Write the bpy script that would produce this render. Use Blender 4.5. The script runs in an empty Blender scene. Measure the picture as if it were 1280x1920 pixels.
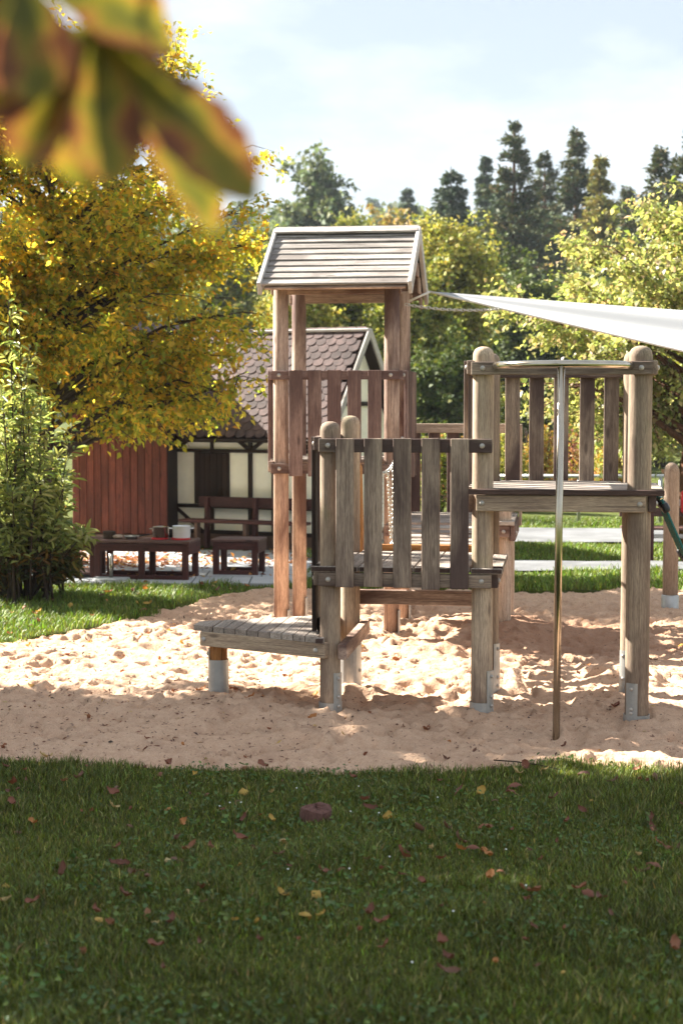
import bpy, bmesh, math, random
import numpy as np
from mathutils import Vector, Matrix

random.seed(7); rng = np.random.default_rng(11)
scene = bpy.context.scene
COL = scene.collection
R = math.radians

# ------------------------------------------------------------------ camera
CAMZ = 1.93; F = 3000.0; TH = math.atan(200 / 3000)
cam_d = bpy.data.cameras.new('camera'); cam = bpy.data.objects.new('camera', cam_d); COL.objects.link(cam)
cam.location = (0, 0, CAMZ); cam.rotation_euler = (math.pi / 2 - TH, 0, 0)
cam_d.sensor_fit = 'VERTICAL'; cam_d.sensor_height = 36; cam_d.sensor_width = 24
cam_d.lens = F / 1920 * 36
cam_d.clip_start = 0.05; cam_d.clip_end = 3000
cam_d.dof.use_dof = True; cam_d.dof.focus_distance = 9.9; cam_d.dof.aperture_fstop = 3.4
scene.camera = cam

# ------------------------------------------------------------------ sky and sun
SUN_AZ = R(58)      # to the left of straight ahead: the sun stands behind the playground
SUN_EL = R(36)
sdir = Vector((-math.sin(SUN_AZ) * math.cos(SUN_EL), math.cos(SUN_AZ) * math.cos(SUN_EL), math.sin(SUN_EL)))
sun_d = bpy.data.lights.new('sun', 'SUN'); sun = bpy.data.objects.new('sun', sun_d); COL.objects.link(sun)
sun.rotation_euler = sdir.to_track_quat('Z', 'Y').to_euler()
sun_d.energy = 5.0; sun_d.angle = R(0.53); sun_d.color = (1.0, 0.93, 0.82)
world = bpy.data.worlds.new('World'); scene.world = world; world.use_nodes = True
wt = world.node_tree; wt.nodes.clear()
wo = wt.nodes.new('ShaderNodeOutputWorld'); wb = wt.nodes.new('ShaderNodeBackground')
sky = wt.nodes.new('ShaderNodeTexSky'); sky.sky_type = 'NISHITA'; sky.sun_disc = False
sky.sun_elevation = SUN_EL; sky.sun_rotation = -SUN_AZ; sky.air_density = 1.0; sky.dust_density = 1.0; sky.ozone_density = 1.0
wb.inputs['Strength'].default_value = 0.052
tc = wt.nodes.new('ShaderNodeTexCoord'); mp = wt.nodes.new('ShaderNodeMapping'); mp.inputs['Scale'].default_value = (2.2, 2.2, 6.0)
mp.inputs['Location'].default_value = (0.3, 0.1, 0.4)
nz = wt.nodes.new('ShaderNodeTexNoise'); nz.inputs['Scale'].default_value = 1.6; nz.inputs['Detail'].default_value = 7; nz.inputs['Roughness'].default_value = 0.55
cr = wt.nodes.new('ShaderNodeValToRGB'); cr.color_ramp.elements[0].position = 0.42; cr.color_ramp.elements[1].position = 0.66
cr.color_ramp.elements[0].color = (0, 0, 0, 1); cr.color_ramp.elements[1].color = (1, 1, 1, 1)
mx = wt.nodes.new('ShaderNodeMix'); mx.data_type = 'RGBA'
mx.inputs['B'].default_value = (2.9, 3.2, 3.45, 1)
wt.links.new(tc.outputs['Generated'], mp.inputs[0]); wt.links.new(mp.outputs[0], nz.inputs['Vector'])
wt.links.new(nz.outputs['Fac'], cr.inputs[0]); mx.inputs['Factor'].default_value = .8
vb = wt.nodes.new('ShaderNodeMix'); vb.data_type = 'RGBA'; vb.inputs['A'].default_value = (2.62, 2.9, 3.2, 1); vb.inputs['B'].default_value = (5.0, 5.0, 5.0, 1)
wt.links.new(cr.outputs[0], vb.inputs['Factor']); wt.links.new(vb.outputs['Result'], mx.inputs['B'])
wt.links.new(sky.outputs[0], mx.inputs['A']); wt.links.new(mx.outputs['Result'], wb.inputs['Color']); wt.links.new(wb.outputs[0], wo.inputs[0])
vs = scene.view_settings; vs.view_transform = 'Standard'; vs.look = 'None'; vs.exposure = 2.33; vs.gamma = 1.0; vs.use_curve_mapping = False
cy = scene.cycles
cy.max_bounces = 6; cy.diffuse_bounces = 3; cy.glossy_bounces = 2; cy.transmission_bounces = 4; cy.transparent_max_bounces = 6; cy.volume_bounces = 0
cy.use_denoising = True; cy.caustics_reflective = False; cy.caustics_refractive = False

# ------------------------------------------------------------------ helpers
_fw = Vector((0, math.cos(TH), -math.sin(TH))); _up = Vector((0, math.sin(TH), math.cos(TH)))
def ray(px, py): return Vector((1, 0, 0)) * ((px - 640) / F) + _up * ((960 - py) / F) + _fw
def at(px, py, Y):
    d = ray(px, py); return Vector((0, 0, CAMZ)) + d * (Y / d.y)
def onz(px, py, z=0.0):
    d = ray(px, py); return Vector((0, 0, CAMZ)) + d * ((z - CAMZ) / d.z)

W = {}
def put(o, parent, M):
    if parent is not None:
        o.parent = parent; o.matrix_basis = W[parent.name].inverted() @ M
    else:
        o.matrix_basis = M
    W[o.name] = M.copy()
    return o
def link(name, me, parent=None, M=None):
    o = bpy.data.objects.new(name, me); COL.objects.link(o)
    return put(o, parent, M if M is not None else (W[parent.name] if parent is not None else Matrix.Identity(4)))
def tag(o, label=None, cat=None, group=None, kind=None):
    if label: o['label'] = label
    if cat: o['category'] = cat
    if group: o['group'] = group
    if kind: o['kind'] = kind
    return o
def empty(name, loc, rz=0, label=None, cat=None, group=None):
    o = bpy.data.objects.new(name, None); COL.objects.link(o); o.empty_display_size = .1
    put(o, None, Matrix.Translation(Vector(loc)) @ Matrix.Rotation(rz, 4, 'Z'))
    return tag(o, label, cat, group)
def frame(p0, p1, hint=(0, 0, 1)):
    p0 = Vector(p0); p1 = Vector(p1); z = (p1 - p0).normalized(); h = Vector(hint)
    if abs(z.dot(h.normalized())) > .99: h = Vector((0, 1, 0))
    x = h.cross(z).normalized(); y = z.cross(x)
    M = Matrix((x, y, z)).transposed().to_4x4(); M.translation = p0
    return M
_mc = {}
def boxmesh(w, t, L, bev, mat):
    k = ('box', round(w, 3), round(t, 3), round(L, 3), bev, mat.name)
    if k in _mc: return _mc[k]
    bm = bmesh.new(); bmesh.ops.create_cube(bm, size=1)
    for v in bm.verts: v.co = Vector((v.co.x * w, v.co.y * t, (v.co.z + .5) * L))
    if bev: bmesh.ops.bevel(bm, geom=list(bm.edges), offset=bev, segments=1, affect='EDGES')
    me = bpy.data.meshes.new('bar'); bm.to_mesh(me); bm.free(); me.materials.append(mat); _mc[k] = me
    if mat.name == 'deck_plank_wood':
        me.materials.append(M_dark)
        for p in me.polygons: p.material_index = 1 if abs(p.normal.z) > .9 else 0
    return me
def bar(name, p0, p1, w, t, mat, parent, hint=(0, 0, 1), bev=.004, jit=0):
    """a squared timber from p0 to p1: w across (hint x dir), t along the hint; grain runs along it"""
    M = frame(p0, p1, hint)
    if jit: M = M @ Matrix.Rotation(random.gauss(0, jit), 4, 'Y') @ Matrix.Rotation(random.gauss(0, jit), 4, 'X')
    return link(name, boxmesh(w, t, (Vector(p1) - Vector(p0)).length, bev, mat), parent, M)
def lathe(prof, n, mat, name='lathe', smooth=True, key=None):
    if key and key in _mc: return _mc[key]
    V = []; Fc = []
    for r, z in prof:
        for i in range(n):
            a = 2 * math.pi * i / n; V.append((r * math.cos(a), r * math.sin(a), z))
    for j in range(len(prof) - 1):
        for i in range(n):
            a = j * n + i; b = j * n + (i + 1) % n; Fc.append((a, b, b + n, a + n))
    Fc.append(tuple(range(n - 1, -1, -1))); Fc.append(tuple(range((len(prof) - 1) * n, len(prof) * n)))
    me = bpy.data.meshes.new(name); me.from_pydata(V, [], Fc); me.materials.append(mat)
    if smooth:
        for p in me.polygons: p.use_smooth = len(p.vertices) == 4
    if key: _mc[key] = me
    return me
def tube_arrays(path, rad, n):
    path = [Vector(p) for p in path]; V = []; Fc = []
    up = Vector((0.13, .21, .97))
    for i, p in enumerate(path):
        t = (path[min(i + 1, len(path) - 1)] - path[max(i - 1, 0)]).normalized()
        x = t.cross(up)
        if x.length < .05: x = t.cross(Vector((1, 0, 0)))
        x.normalize(); y = t.cross(x); r = rad[i] if hasattr(rad, '__len__') else rad
        for k in range(n):
            a = 2 * math.pi * k / n; V.append(tuple(p + x * (r * math.cos(a)) + y * (r * math.sin(a))))
    for i in range(len(path) - 1):
        for k in range(n):
            a = i * n + k; b = i * n + (k + 1) % n; Fc.append((a, b, b + n, a + n))
    Fc.append(tuple(range(n - 1, -1, -1))); Fc.append(tuple(range((len(path) - 1) * n, len(path) * n)))
    return V, Fc
def tube(name, path, rad, mat, parent=None, n=10, M=None):
    """path is in world coordinates; the object's origin sits at its first point"""
    o0 = Vector(path[0]); V, Fc = tube_arrays([Vector(p) - o0 for p in path], rad, n)
    me = bpy.data.meshes.new(name); me.from_pydata(V, [], Fc); me.materials.append(mat)
    for p in me.polygons: p.use_smooth = len(p.vertices) == 4
    return link(name, me, parent, Matrix.Translation(o0))
def big(name, V, Fq, mat, col=None, smooth=False):
    """V (n,3), Fq (m,k) faces, col (n,3) vertex tint"""
    V = np.ascontiguousarray(V, dtype=np.float32); Fq = np.ascontiguousarray(Fq, dtype=np.int32)
    me = bpy.data.meshes.new(name); m, k = Fq.shape
    me.vertices.add(len(V)); me.vertices.foreach_set('co', V.ravel())
    me.loops.add(m * k); me.loops.foreach_set('vertex_index', Fq.ravel())
    me.polygons.add(m); me.polygons.foreach_set('loop_start', np.arange(0, m * k, k, dtype=np.int32))
    me.update(calc_edges=True)
    if smooth: me.polygons.foreach_set('use_smooth', np.ones(m, dtype=bool))
    if col is not None:
        c = np.ones((len(V), 4), np.float32); c[:, :3] = col
        me.color_attributes.new('Col', 'FLOAT_COLOR', 'POINT').data.foreach_set('color', c.ravel())
    me.materials.append(mat)
    return me
def vnoise(x, y, seed=0):
    r = np.random.default_rng(seed); T = r.random((256, 256))
    xi = np.floor(x).astype(int); yi = np.floor(y).astype(int); fx = x - xi; fy = y - yi
    fx = fx * fx * fx * (fx * (fx * 6 - 15) + 10); fy = fy * fy * fy * (fy * (fy * 6 - 15) + 10)
    g = lambda a, b: T[a % 256, b % 256]
    return (g(xi, yi) * (1 - fx) + g(xi + 1, yi) * fx) * (1 - fy) + (g(xi, yi + 1) * (1 - fx) + g(xi + 1, yi + 1) * fx) * fy - .5
def sstep(a, b, x):
    t = np.clip((x - a) / (b - a), 0, 1); return t * t * (3 - 2 * t)

# ------------------------------------------------------------------ materials
def nodes(name):
    m = bpy.data.materials.new(name); m.use_nodes = True; nt = m.node_tree; b = nt.nodes['Principled BSDF']
    return m, nt, b
def N(nt, typ, **kw):
    n = nt.nodes.new(typ)
    for k, v in kw.items():
        if k in n.inputs: n.inputs[k].default_value = v
        else: setattr(n, k, v)
    return n
def ramp(nt, fac, stops):
    r = nt.nodes.new('ShaderNodeValToRGB'); e = r.color_ramp.elements
    while len(e) < len(stops): e.new(.5)
    for i, (p, c) in enumerate(stops):
        e[i].position = p; e[i].color = (*c, 1) if len(c) == 3 else c
    nt.links.new(fac, r.inputs[0]); return r.outputs[0]
def mix(nt, fac, a, b, mode='MIX'):
    n = nt.nodes.new('ShaderNodeMix'); n.data_type = 'RGBA'; n.blend_type = mode
    for s, v in (('Factor', fac), ('A', a), ('B', b)):
        i = n.inputs[s] if s != 'Factor' else n.inputs[0]
        if s in 'AB': i = [q for q in n.inputs if q.name == s and q.type == 'RGBA'][0]
        if isinstance(v, (int, float)): i.default_value = v
        elif isinstance(v, tuple): i.default_value = (*v, 1)
        else: nt.links.new(v, i)
    return [o for o in n.outputs if o.type == 'RGBA'][0]
def rndcoord(nt, scale):
    tcn = nt.nodes.new('ShaderNodeTexCoord'); oi = nt.nodes.new('ShaderNodeObjectInfo')
    mul = N(nt, 'ShaderNodeMath', operation='MULTIPLY'); mul.inputs[1].default_value = 57.3
    nt.links.new(oi.outputs['Random'], mul.inputs[0])
    ad = N(nt, 'ShaderNodeVectorMath', operation='ADD'); nt.links.new(tcn.outputs['Object'], ad.inputs[0]); nt.links.new(mul.outputs[0], ad.inputs[1])
    return ad.outputs[0], oi.outputs['Random'], tcn
def mapped(nt, vec, sc):
    m = N(nt, 'ShaderNodeMapping'); m.inputs['Scale'].default_value = sc; nt.links.new(vec, m.inputs[0]); return m.outputs[0]
def noise(nt, vec, scale, detail=4, rough=.55, dist=0):
    n = N(nt, 'ShaderNodeTexNoise'); n.inputs['Scale'].default_value = scale; n.inputs['Detail'].default_value = detail
    n.inputs['Roughness'].default_value = rough; n.inputs['Distortion'].default_value = dist
    nt.links.new(vec, n.inputs['Vector']); return n.outputs['Fac']
def bump(nt, b, h, strength, dist=.01):
    n = N(nt, 'ShaderNodeBump'); n.inputs['Strength'].default_value = strength; n.inputs['Distance'].default_value = dist
    nt.links.new(h, n.inputs['Height']); nt.links.new(n.outputs[0], b.inputs['Normal'])
def wood(name, light, mid, dark, stain=.5, stain_col=(.055, .036, .03), rough=.8, green=0, lo=.41, hi=.60):
    m, nt, b = nodes(name); v, rnd, _ = rndcoord(nt, 1)
    g = noise(nt, mapped(nt, v, (34, 34, 1.6)), 1.6, 7, .62, .6)
    g2 = noise(nt, mapped(nt, v, (110, 110, 4)), 1.5, 3, .6)
    c = ramp(nt, g, [(.34, dark), (.47, mid), (.64, light)])
    c = mix(nt, .35, c, ramp(nt, g2, [(.35, dark), (.65, light)]))
    g3 = noise(nt, mapped(nt, v, (240, 240, 14)), 1.4, 3, .65)
    c = mix(nt, .55, c, mix(nt, 1.0, c, ramp(nt, g3, [(.36, (.45, .43, .42)), (.62, (1.45, 1.45, 1.45))]), 'MULTIPLY'))
    s = noise(nt, mapped(nt, v, (3.2, 3.2, 1.0)), 1.0, 5, .55, .5)
    sf = ramp(nt, s, [(lo, (0, 0, 0)), (hi, (stain, stain, stain))])
    c = mix(nt, sf, c, stain_col)
    ck = noise(nt, mapped(nt, v, (120, 120, 1.0)), 1.3, 2, .5, .3)
    c = mix(nt, ramp(nt, ck, [(.63, (0, 0, 0)), (.70, (.7, .7, .7))]), c, tuple(x * .35 for x in dark))
    vo = N(nt, 'ShaderNodeTexVoronoi'); vo.inputs['Scale'].default_value = 1.0; nt.links.new(mapped(nt, v, (9, 9, 2.6)), vo.inputs['Vector'])
    c = mix(nt, ramp(nt, vo.outputs['Distance'], [(.06, (.8, .8, .8)), (.15, (0, 0, 0))]), c, tuple(x * .6 for x in dark))
    if green:
        gn = noise(nt, mapped(nt, v, (4, 4, 2)), 1.1, 3, .6)
        c = mix(nt, ramp(nt, gn, [(.58, (0, 0, 0)), (.75, (green, green, green))]), c, (.13, .13, .045))
    hs = N(nt, 'ShaderNodeHueSaturation'); mr = N(nt, 'ShaderNodeMapRange'); mr.inputs['To Min'].default_value = .78; mr.inputs['To Max'].default_value = 1.18
    nt.links.new(rnd, mr.inputs['Value']); nt.links.new(mr.outputs[0], hs.inputs['Value']); nt.links.new(c, hs.inputs['Color'])
    nt.links.new(hs.outputs[0], b.inputs['Base Color']); b.inputs['Roughness'].default_value = rough; b.inputs['Specular IOR Level'].default_value = .25
    bump(nt, b, noise(nt, mapped(nt, v, (34, 34, 1.6)), 1.6, 3, .5, .6), .5, .0025)
    return m
def plain(name, c, rough=.6, metal=0, var=.12, scale=8, bumpy=0, spec=.4, rv=0):
    m, nt, b = nodes(name); v, rnd, _ = rndcoord(nt, 1)
    g = noise(nt, v, scale, 5, .6)
    lo = tuple(x * (1 - var) for x in c); hi = tuple(min(1, x * (1 + var)) for x in c)
    c_ = ramp(nt, g, [(.3, lo), (.7, hi)])
    if rv:
        hs = N(nt, 'ShaderNodeHueSaturation'); mr = N(nt, 'ShaderNodeMapRange'); mr.inputs['To Min'].default_value = 1 - rv; mr.inputs['To Max'].default_value = 1 + rv
        nt.links.new(rnd, mr.inputs['Value']); nt.links.new(mr.outputs[0], hs.inputs['Value']); nt.links.new(c_, hs.inputs['Color']); c_ = hs.outputs[0]
    nt.links.new(c_, b.inputs['Base Color'])
    b.inputs['Roughness'].default_value = rough; b.inputs['Metallic'].default_value = metal; b.inputs['Specular IOR Level'].default_value = spec
    if bumpy: bump(nt, b, noise(nt, v, scale * 6, 2), bumpy, .004)
    return m
def leafmat(name, trans=.4, rough=.5, gain=1.0, tg=(1.15, 1.1, .55), spec=.35):
    m, nt, b = nodes(name); a = N(nt, 'ShaderNodeVertexColor', layer_name='Col'); out = nt.nodes['Material Output']
    nt.links.new(a.outputs[0], b.inputs['Base Color']); b.inputs['Roughness'].default_value = rough; b.inputs['Specular IOR Level'].default_value = spec
    t = N(nt, 'ShaderNodeBsdfTranslucent'); nt.links.new(mix(nt, 1.0, a.outputs[0], tg, 'MULTIPLY'), t.inputs['Color'])
    ms = N(nt, 'ShaderNodeMixShader'); ms.inputs[0].default_value = trans
    nt.links.new(b.outputs[0], ms.inputs[1]); nt.links.new(t.outputs[0], ms.inputs[2]); nt.links.new(ms.outputs[0], out.inputs['Surface'])
    return m
M_grey = wood('weathered_wood', (.54, .425, .30), (.43, .33, .235), (.26, .19, .14), .6, (.13, .085, .068), green=.5)
M_board = wood('weathered_board', (.47, .37, .28), (.36, .275, .205), (.17, .122, .097), .92, (.068, .042, .039), lo=.36, hi=.58)
M_red = wood('reddish_wood', (.55, .42, .33), (.43, .305, .235), (.24, .155, .12), .88, (.075, .035, .03))
M_tboard = wood('reddish_board', (.32, .22, .185), (.235, .155, .13), (.12, .075, .066), .75, (.07, .038, .036), lo=.38, hi=.58)
M_deck = wood('deck_plank_wood', (.50, .45, .39), (.38, .33, .28), (.19, .15, .13), .4, (.14, .10, .085))
M_dark = wood('end_grain', (.10, .062, .05), (.07, .042, .035), (.04, .025, .02), .3, (.03, .02, .018))
M_pale = wood('pale_log', (.60, .48, .375), (.50, .385, .29), (.33, .235, .17), .2, (.2, .12, .08))
M_orange = wood('fresh_wood', (.50, .25, .08), (.38, .17, .05), (.22, .09, .03), .3, (.14, .06, .03))
M_roofb = wood('lichen_roof_board', (.55, .52, .48), (.40, .36, .33), (.14, .115, .10), .75, (.12, .10, .09))
M_barge = wood('pale_barge_board', (.62, .60, .57), (.50, .47, .45), (.30, .27, .25), .3, (.2, .17, .15))
M_steel = plain('stainless_steel', (.46, .41, .33), .2, 1, .06, 5)
M_galv = plain('galvanised_steel', (.42, .43, .42), .48, .75, .18, 9)
M_bolt = plain('bolt_cap', (.45, .42, .38), .5, .3, .15, 20)
M_brown = wood('brown_stained_wood', (.11, .040, .034), (.078, .028, .025), (.04, .016, .014), .3, (.03, .014, .012), .6)
M_brownw = wood('red_brown_plank', (.27, .082, .056), (.18, .053, .038), (.09, .028, .021), .55, (.055, .022, .016), .75)
M_timber = wood('dark_timber', (.045, .025, .018), (.03, .017, .013), (.016, .01, .008), .3, (.012, .008, .006), .7)
M_plaster = plain('cream_plaster', (.92, .89, .77), .9, 0, .09, 3, .25, .1)
M_plinth = plain('plinth_render', (.16, .10, .075), .9, 0, .25, 4, .3, .1)
M_white = plain('white_paint', (.78, .78, .76), .6, 0, .05)
M_black = plain('black_plastic', (.02, .02, .022), .35)
M_conc = plain('concrete', (.34, .35, .35), .9, 0, .2, 5, .3, .15)
M_slab = plain('paving_slab', (.40, .415, .43), .9, 0, .16, 3, .2, .15)
M_path = plain('pale_path', (.165, .17, .178), .9, 0, .3, 1.6, .2, .1)
M_bark = wood('bark', (.10, .072, .05), (.065, .045, .032), (.03, .02, .015), .4, (.03, .02, .015), .95)
M_barkred = wood('pine_bark', (.20, .095, .05), (.13, .06, .035), (.06, .03, .02), .3, (.05, .03, .02), .95)
M_leaf = leafmat('leaf_autumn', .68, tg=(1.4, 1.38, .8))
M_leafg = leafmat('leaf_green', .5, .42, tg=(1.15, 1.15, .75))
M_far = leafmat('leaf_far', .25, .7, tg=(1.1, 1.1, .6))
M_needle = leafmat('needles', .12, .7)
M_grass = leafmat('grass_blades', .3, .5, tg=(1.1, 1.15, .5), spec=.3)
M_dead = leafmat('dead_leaf', .22, .6, tg=(1.2, .9, .5))
M_teal = plain('teal_rope', (.025, .13, .11), .8, 0, .3, 60)
M_ochre = plain('ochre_rope', (.50, .28, .06), .8, 0, .3, 60)
M_pinkr = plain('pink_rope', (.55, .22, .17), .8, 0, .3, 60)
M_redp = plain('red_enamel', (.55, .025, .03), .35)
M_blue = plain('blue_plastic', (.01, .30, .62), .35)
M_enamel = plain('white_enamel', (.80, .82, .84), .25, 0, .03)
M_chain = plain('chain_steel', (.55, .53, .48), .35, .85, .15, 30)

# sand
def sandmat():
    m, nt, b = nodes('sand'); tcn = nt.nodes.new('ShaderNodeTexCoord'); v = tcn.outputs['Object']
    a = noise(nt, v, 1.1, 5, .6); f = noise(nt, v, 14, 6, .7); g = noise(nt, v, 160, 3, .7)
    c = ramp(nt, a, [(.3, (.48, .33, .235)), (.55, (.58, .425, .315)), (.75, (.65, .50, .39))])
    c = mix(nt, .55, c, ramp(nt, f, [(.3, (.38, .245, .17)), (.5, (.58, .42, .31)), (.7, (.68, .53, .41))]))
    c = mix(nt, .35, c, ramp(nt, g, [(.3, (.28, .17, .12)), (.7, (.76, .60, .47))]))
    c = mix(nt, 1.0, c, (1.0, .925, .85), 'MULTIPLY')
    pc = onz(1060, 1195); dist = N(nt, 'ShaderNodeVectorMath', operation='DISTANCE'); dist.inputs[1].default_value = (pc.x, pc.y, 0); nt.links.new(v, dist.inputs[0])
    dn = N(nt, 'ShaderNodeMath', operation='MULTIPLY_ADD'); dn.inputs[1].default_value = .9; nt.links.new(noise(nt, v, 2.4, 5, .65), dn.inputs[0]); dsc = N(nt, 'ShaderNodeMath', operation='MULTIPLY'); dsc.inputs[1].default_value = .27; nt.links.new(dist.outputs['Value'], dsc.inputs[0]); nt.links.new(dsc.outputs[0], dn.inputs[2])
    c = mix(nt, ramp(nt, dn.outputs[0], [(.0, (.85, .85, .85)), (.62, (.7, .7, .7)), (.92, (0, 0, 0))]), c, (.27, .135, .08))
    df = noise(nt, v, 3.1, 6, .7)
    c = mix(nt, ramp(nt, df, [(.54, (0, 0, 0)), (.68, (.5, .5, .5))]), c, (.36, .225, .155))
    deb = noise(nt, v, 42, 2, .5)
    c = mix(nt, ramp(nt, deb, [(.66, (0, 0, 0)), (.70, (.8, .8, .8))]), c, (.13, .07, .05))
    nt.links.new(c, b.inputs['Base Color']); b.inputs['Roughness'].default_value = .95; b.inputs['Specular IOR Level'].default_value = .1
    bump(nt, b, noise(nt, v, 38, 4, .65), .85, .014)
    return m
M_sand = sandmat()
def turfmat():
    m, nt, b = nodes('turf'); tcn = nt.nodes.new('ShaderNodeTexCoord'); v = tcn.outputs['Object']
    a = noise(nt, v, .6, 6, .6); f = noise(nt, v, 25, 5, .7)
    c = ramp(nt, a, [(.3, (.05, .075, .014)), (.5, (.085, .115, .02)), (.7, (.15, .16, .035))])
    c = mix(nt, .5, c, ramp(nt, f, [(.3, (.025, .026, .012)), (.7, (.10, .11, .028))]))
    nt.links.new(c, b.inputs['Base Color']); b.inputs['Roughness'].default_value = .95; b.inputs['Specular IOR Level'].default_value = .1
    bump(nt, b, f, .6, .03)
    return m
M_turf = turfmat()

# ------------------------------------------------------------------ ground and sand
POLY = np.array([(-9, 8.9), (-5, 8.75), (-1.8, 8.55), (-.9, 8.42), (0, 8.42), (.7, 8.46), (1.2, 8.6), (1.7, 8.42), (3, 8.45), (6, 8.6), (8, 12), (7, 16.3), (4, 16.7), (2, 16.6), (.5, 16.9),
                 (-.75, 16.8), (-1.25, 16.2), (-1.8, 14.6), (-2.75, 12.9), (-4, 12.2), (-9, 11.6)])
def sand_dist(x, y):
    """signed distance to the sand's edge: positive inside"""
    d = np.full(x.shape, 1e9); ins = np.zeros(x.shape, bool)
    for i in range(len(POLY)):
        a = POLY[i]; b = POLY[(i + 1) % len(POLY)]; e = b - a
        t = np.clip(((x - a[0]) * e[0] + (y - a[1]) * e[1]) / (e @ e), 0, 1)
        d = np.minimum(d, np.hypot(x - a[0] - t * e[0], y - a[1] - t * e[1]))
        c = ((a[1] > y) != (b[1] > y)) & (x < (b[0] - a[0]) * (y - a[1]) / (b[1] - a[1] + 1e-12) + a[0]); ins ^= c
    return np.where(ins, d, -d) + .16 * vnoise(x * 1.7, y * 1.7, 3) + .09 * vnoise(x * 6, y * 6, 4)
def lawn_z(x, y):
    z = .05 * vnoise(x * .5, y * .5, 1) * sstep(60, 20, y) + .02 * vnoise(x * 2.2, y * 2.2, 2) * sstep(40, 15, y)
    z = z + .16 * sstep(7.6, 3.5, y)
    z = z + 26 * sstep(110, 330, y + .15 * x) + 5 * vnoise(x / 60, y / 60, 9) * sstep(110, 260, y)
    return z
def axis(a, b, step, lo, hi, g=1.16):
    c = list(np.arange(a, b + 1e-6, step)); s = step
    p = b
    while p < hi: s *= g; p += s; c.append(p)
    s = step; p = a
    while p > lo: s *= g; p -= s; c.insert(0, p)
    return np.array(c)
def sheet(name, xs, ys, zf, mat):
    X, Y = np.meshgrid(xs, ys); Z = zf(X, Y); V = np.stack([X, Y, Z], -1).reshape(-1, 3)
    nx = len(xs); i = np.arange(len(ys) - 1)[:, None] * nx + np.arange(nx - 1)[None]
    Fq = np.stack([i, i + 1, i + nx + 1, i + nx], -1).reshape(-1, 4)
    return link(name, big(name, V, Fq, mat, smooth=True))
def ground_f(x, y):
    d = sand_dist(x, y); return lawn_z(x, y) - .35 * sstep(-.02, .22, d)
tag(sheet('ground', axis(-5.5, 5.5, .07, -700, 700), axis(3, 18, .07, -60, 900), ground_f, M_turf), kind='structure')
def fp(px, py): p = onz(px, py); return p.x, p.y
MOUND = [(*fp(625, 1350), .35, .045), (*fp(905, 1345), .3, .02), (*fp(1185, 1335), .32, .05), (*fp(1165, 1272), .3, .07), (*fp(955, 1190), .55, .12), (*fp(900, 1165), .5, .06), (*fp(770, 1215), .5, .03),
         (*fp(420, 1330), .3, .04), (*fp(700, 1310), .35, -.05), (*fp(1070, 1205), .42, -.12), (*fp(1040, 1265), .4, -.03), (*fp(455, 1405), .17, -.06), (*fp(660, 1300), .16, .05), (*fp(735, 1315), .12, .035),
         (*fp(1240, 1195), .4, .07), (*fp(1050, 1395), .25, -.03), (*fp(530, 1335), .4, .03), (*fp(250, 1400), .5, .03)]
_dn = 5200
DENT = np.stack([rng.uniform(-4.2, 4.6, _dn), rng.uniform(8.3, 16.8, _dn), rng.uniform(.018, .062, _dn) * rng.choice([1, 1, 1.5], _dn), rng.uniform(.006, .030, _dn), rng.uniform(0, 3.14, _dn)], 1)
_fn = 420
FOOT = np.stack([rng.normal(.3, 1.8, _fn), rng.uniform(8.5, 15.5, _fn), rng.uniform(.08, .13, _fn), rng.uniform(.012, .034, _fn), rng.uniform(0, 3.14, _fn)], 1)
def sand_base(x, y):
    z = -.015 + .05 * vnoise(x * 1.3, y * 1.3, 21) + .035 * vnoise(x * 3.7, y * 3.7, 22)
    for mx_, my_, r, h in MOUND: z = z + h * np.exp(-((x - mx_) ** 2 + (y - my_) ** 2) / (r * r))
    return z
def sand_f(x, y):
    z = sand_base(x, y)
    rg = lambda f, sd: .25 - np.abs(vnoise(x * f + .6 * vnoise(x * f * .7, y * f * .7, sd + 9), y * f, sd))
    z = z + .030 * rg(7, 23) + .026 * rg(15, 24) + .016 * rg(29, 25) + .006 * vnoise(x * 42, y * 42, 26)
    xs = x[0]; ys = y[:, 0]
    for cx, cy_, r, h, a in np.concatenate([DENT, FOOT]):
        i0, i1 = np.searchsorted(xs, (cx - 3.2 * r, cx + 3.2 * r)); j0, j1 = np.searchsorted(ys, (cy_ - 3.2 * r, cy_ + 3.2 * r))
        if i1 <= i0 or j1 <= j0: continue
        dx = x[j0:j1, i0:i1] - cx; dy = y[j0:j1, i0:i1] - cy_
        u = dx * math.cos(a) + dy * math.sin(a); w = (-dx * math.sin(a) + dy * math.cos(a)) * 1.6
        q = (u * u + w * w) / (r * r)
        z[j0:j1, i0:i1] += h * 1.35 * (-1.1 * np.exp(-q) + .45 * np.exp(-(np.sqrt(q) - 1.45) ** 2 * 5))
    return z - .25 * sstep(.04, -.3, sand_dist(x, y))
tag(sheet('sand', axis(-4.2, 4.4, .022, -9.4, 8.6), axis(8.1, 17.3, .026, 8.0, 17.6), sand_f, M_sand), kind='structure')
def sz(x, y): return float(sand_base(np.array([x]), np.array([y]))[0])
def lz(x, y): return float(lawn_z(np.array([x * 1.0]), np.array([y * 1.0]))[0])

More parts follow.
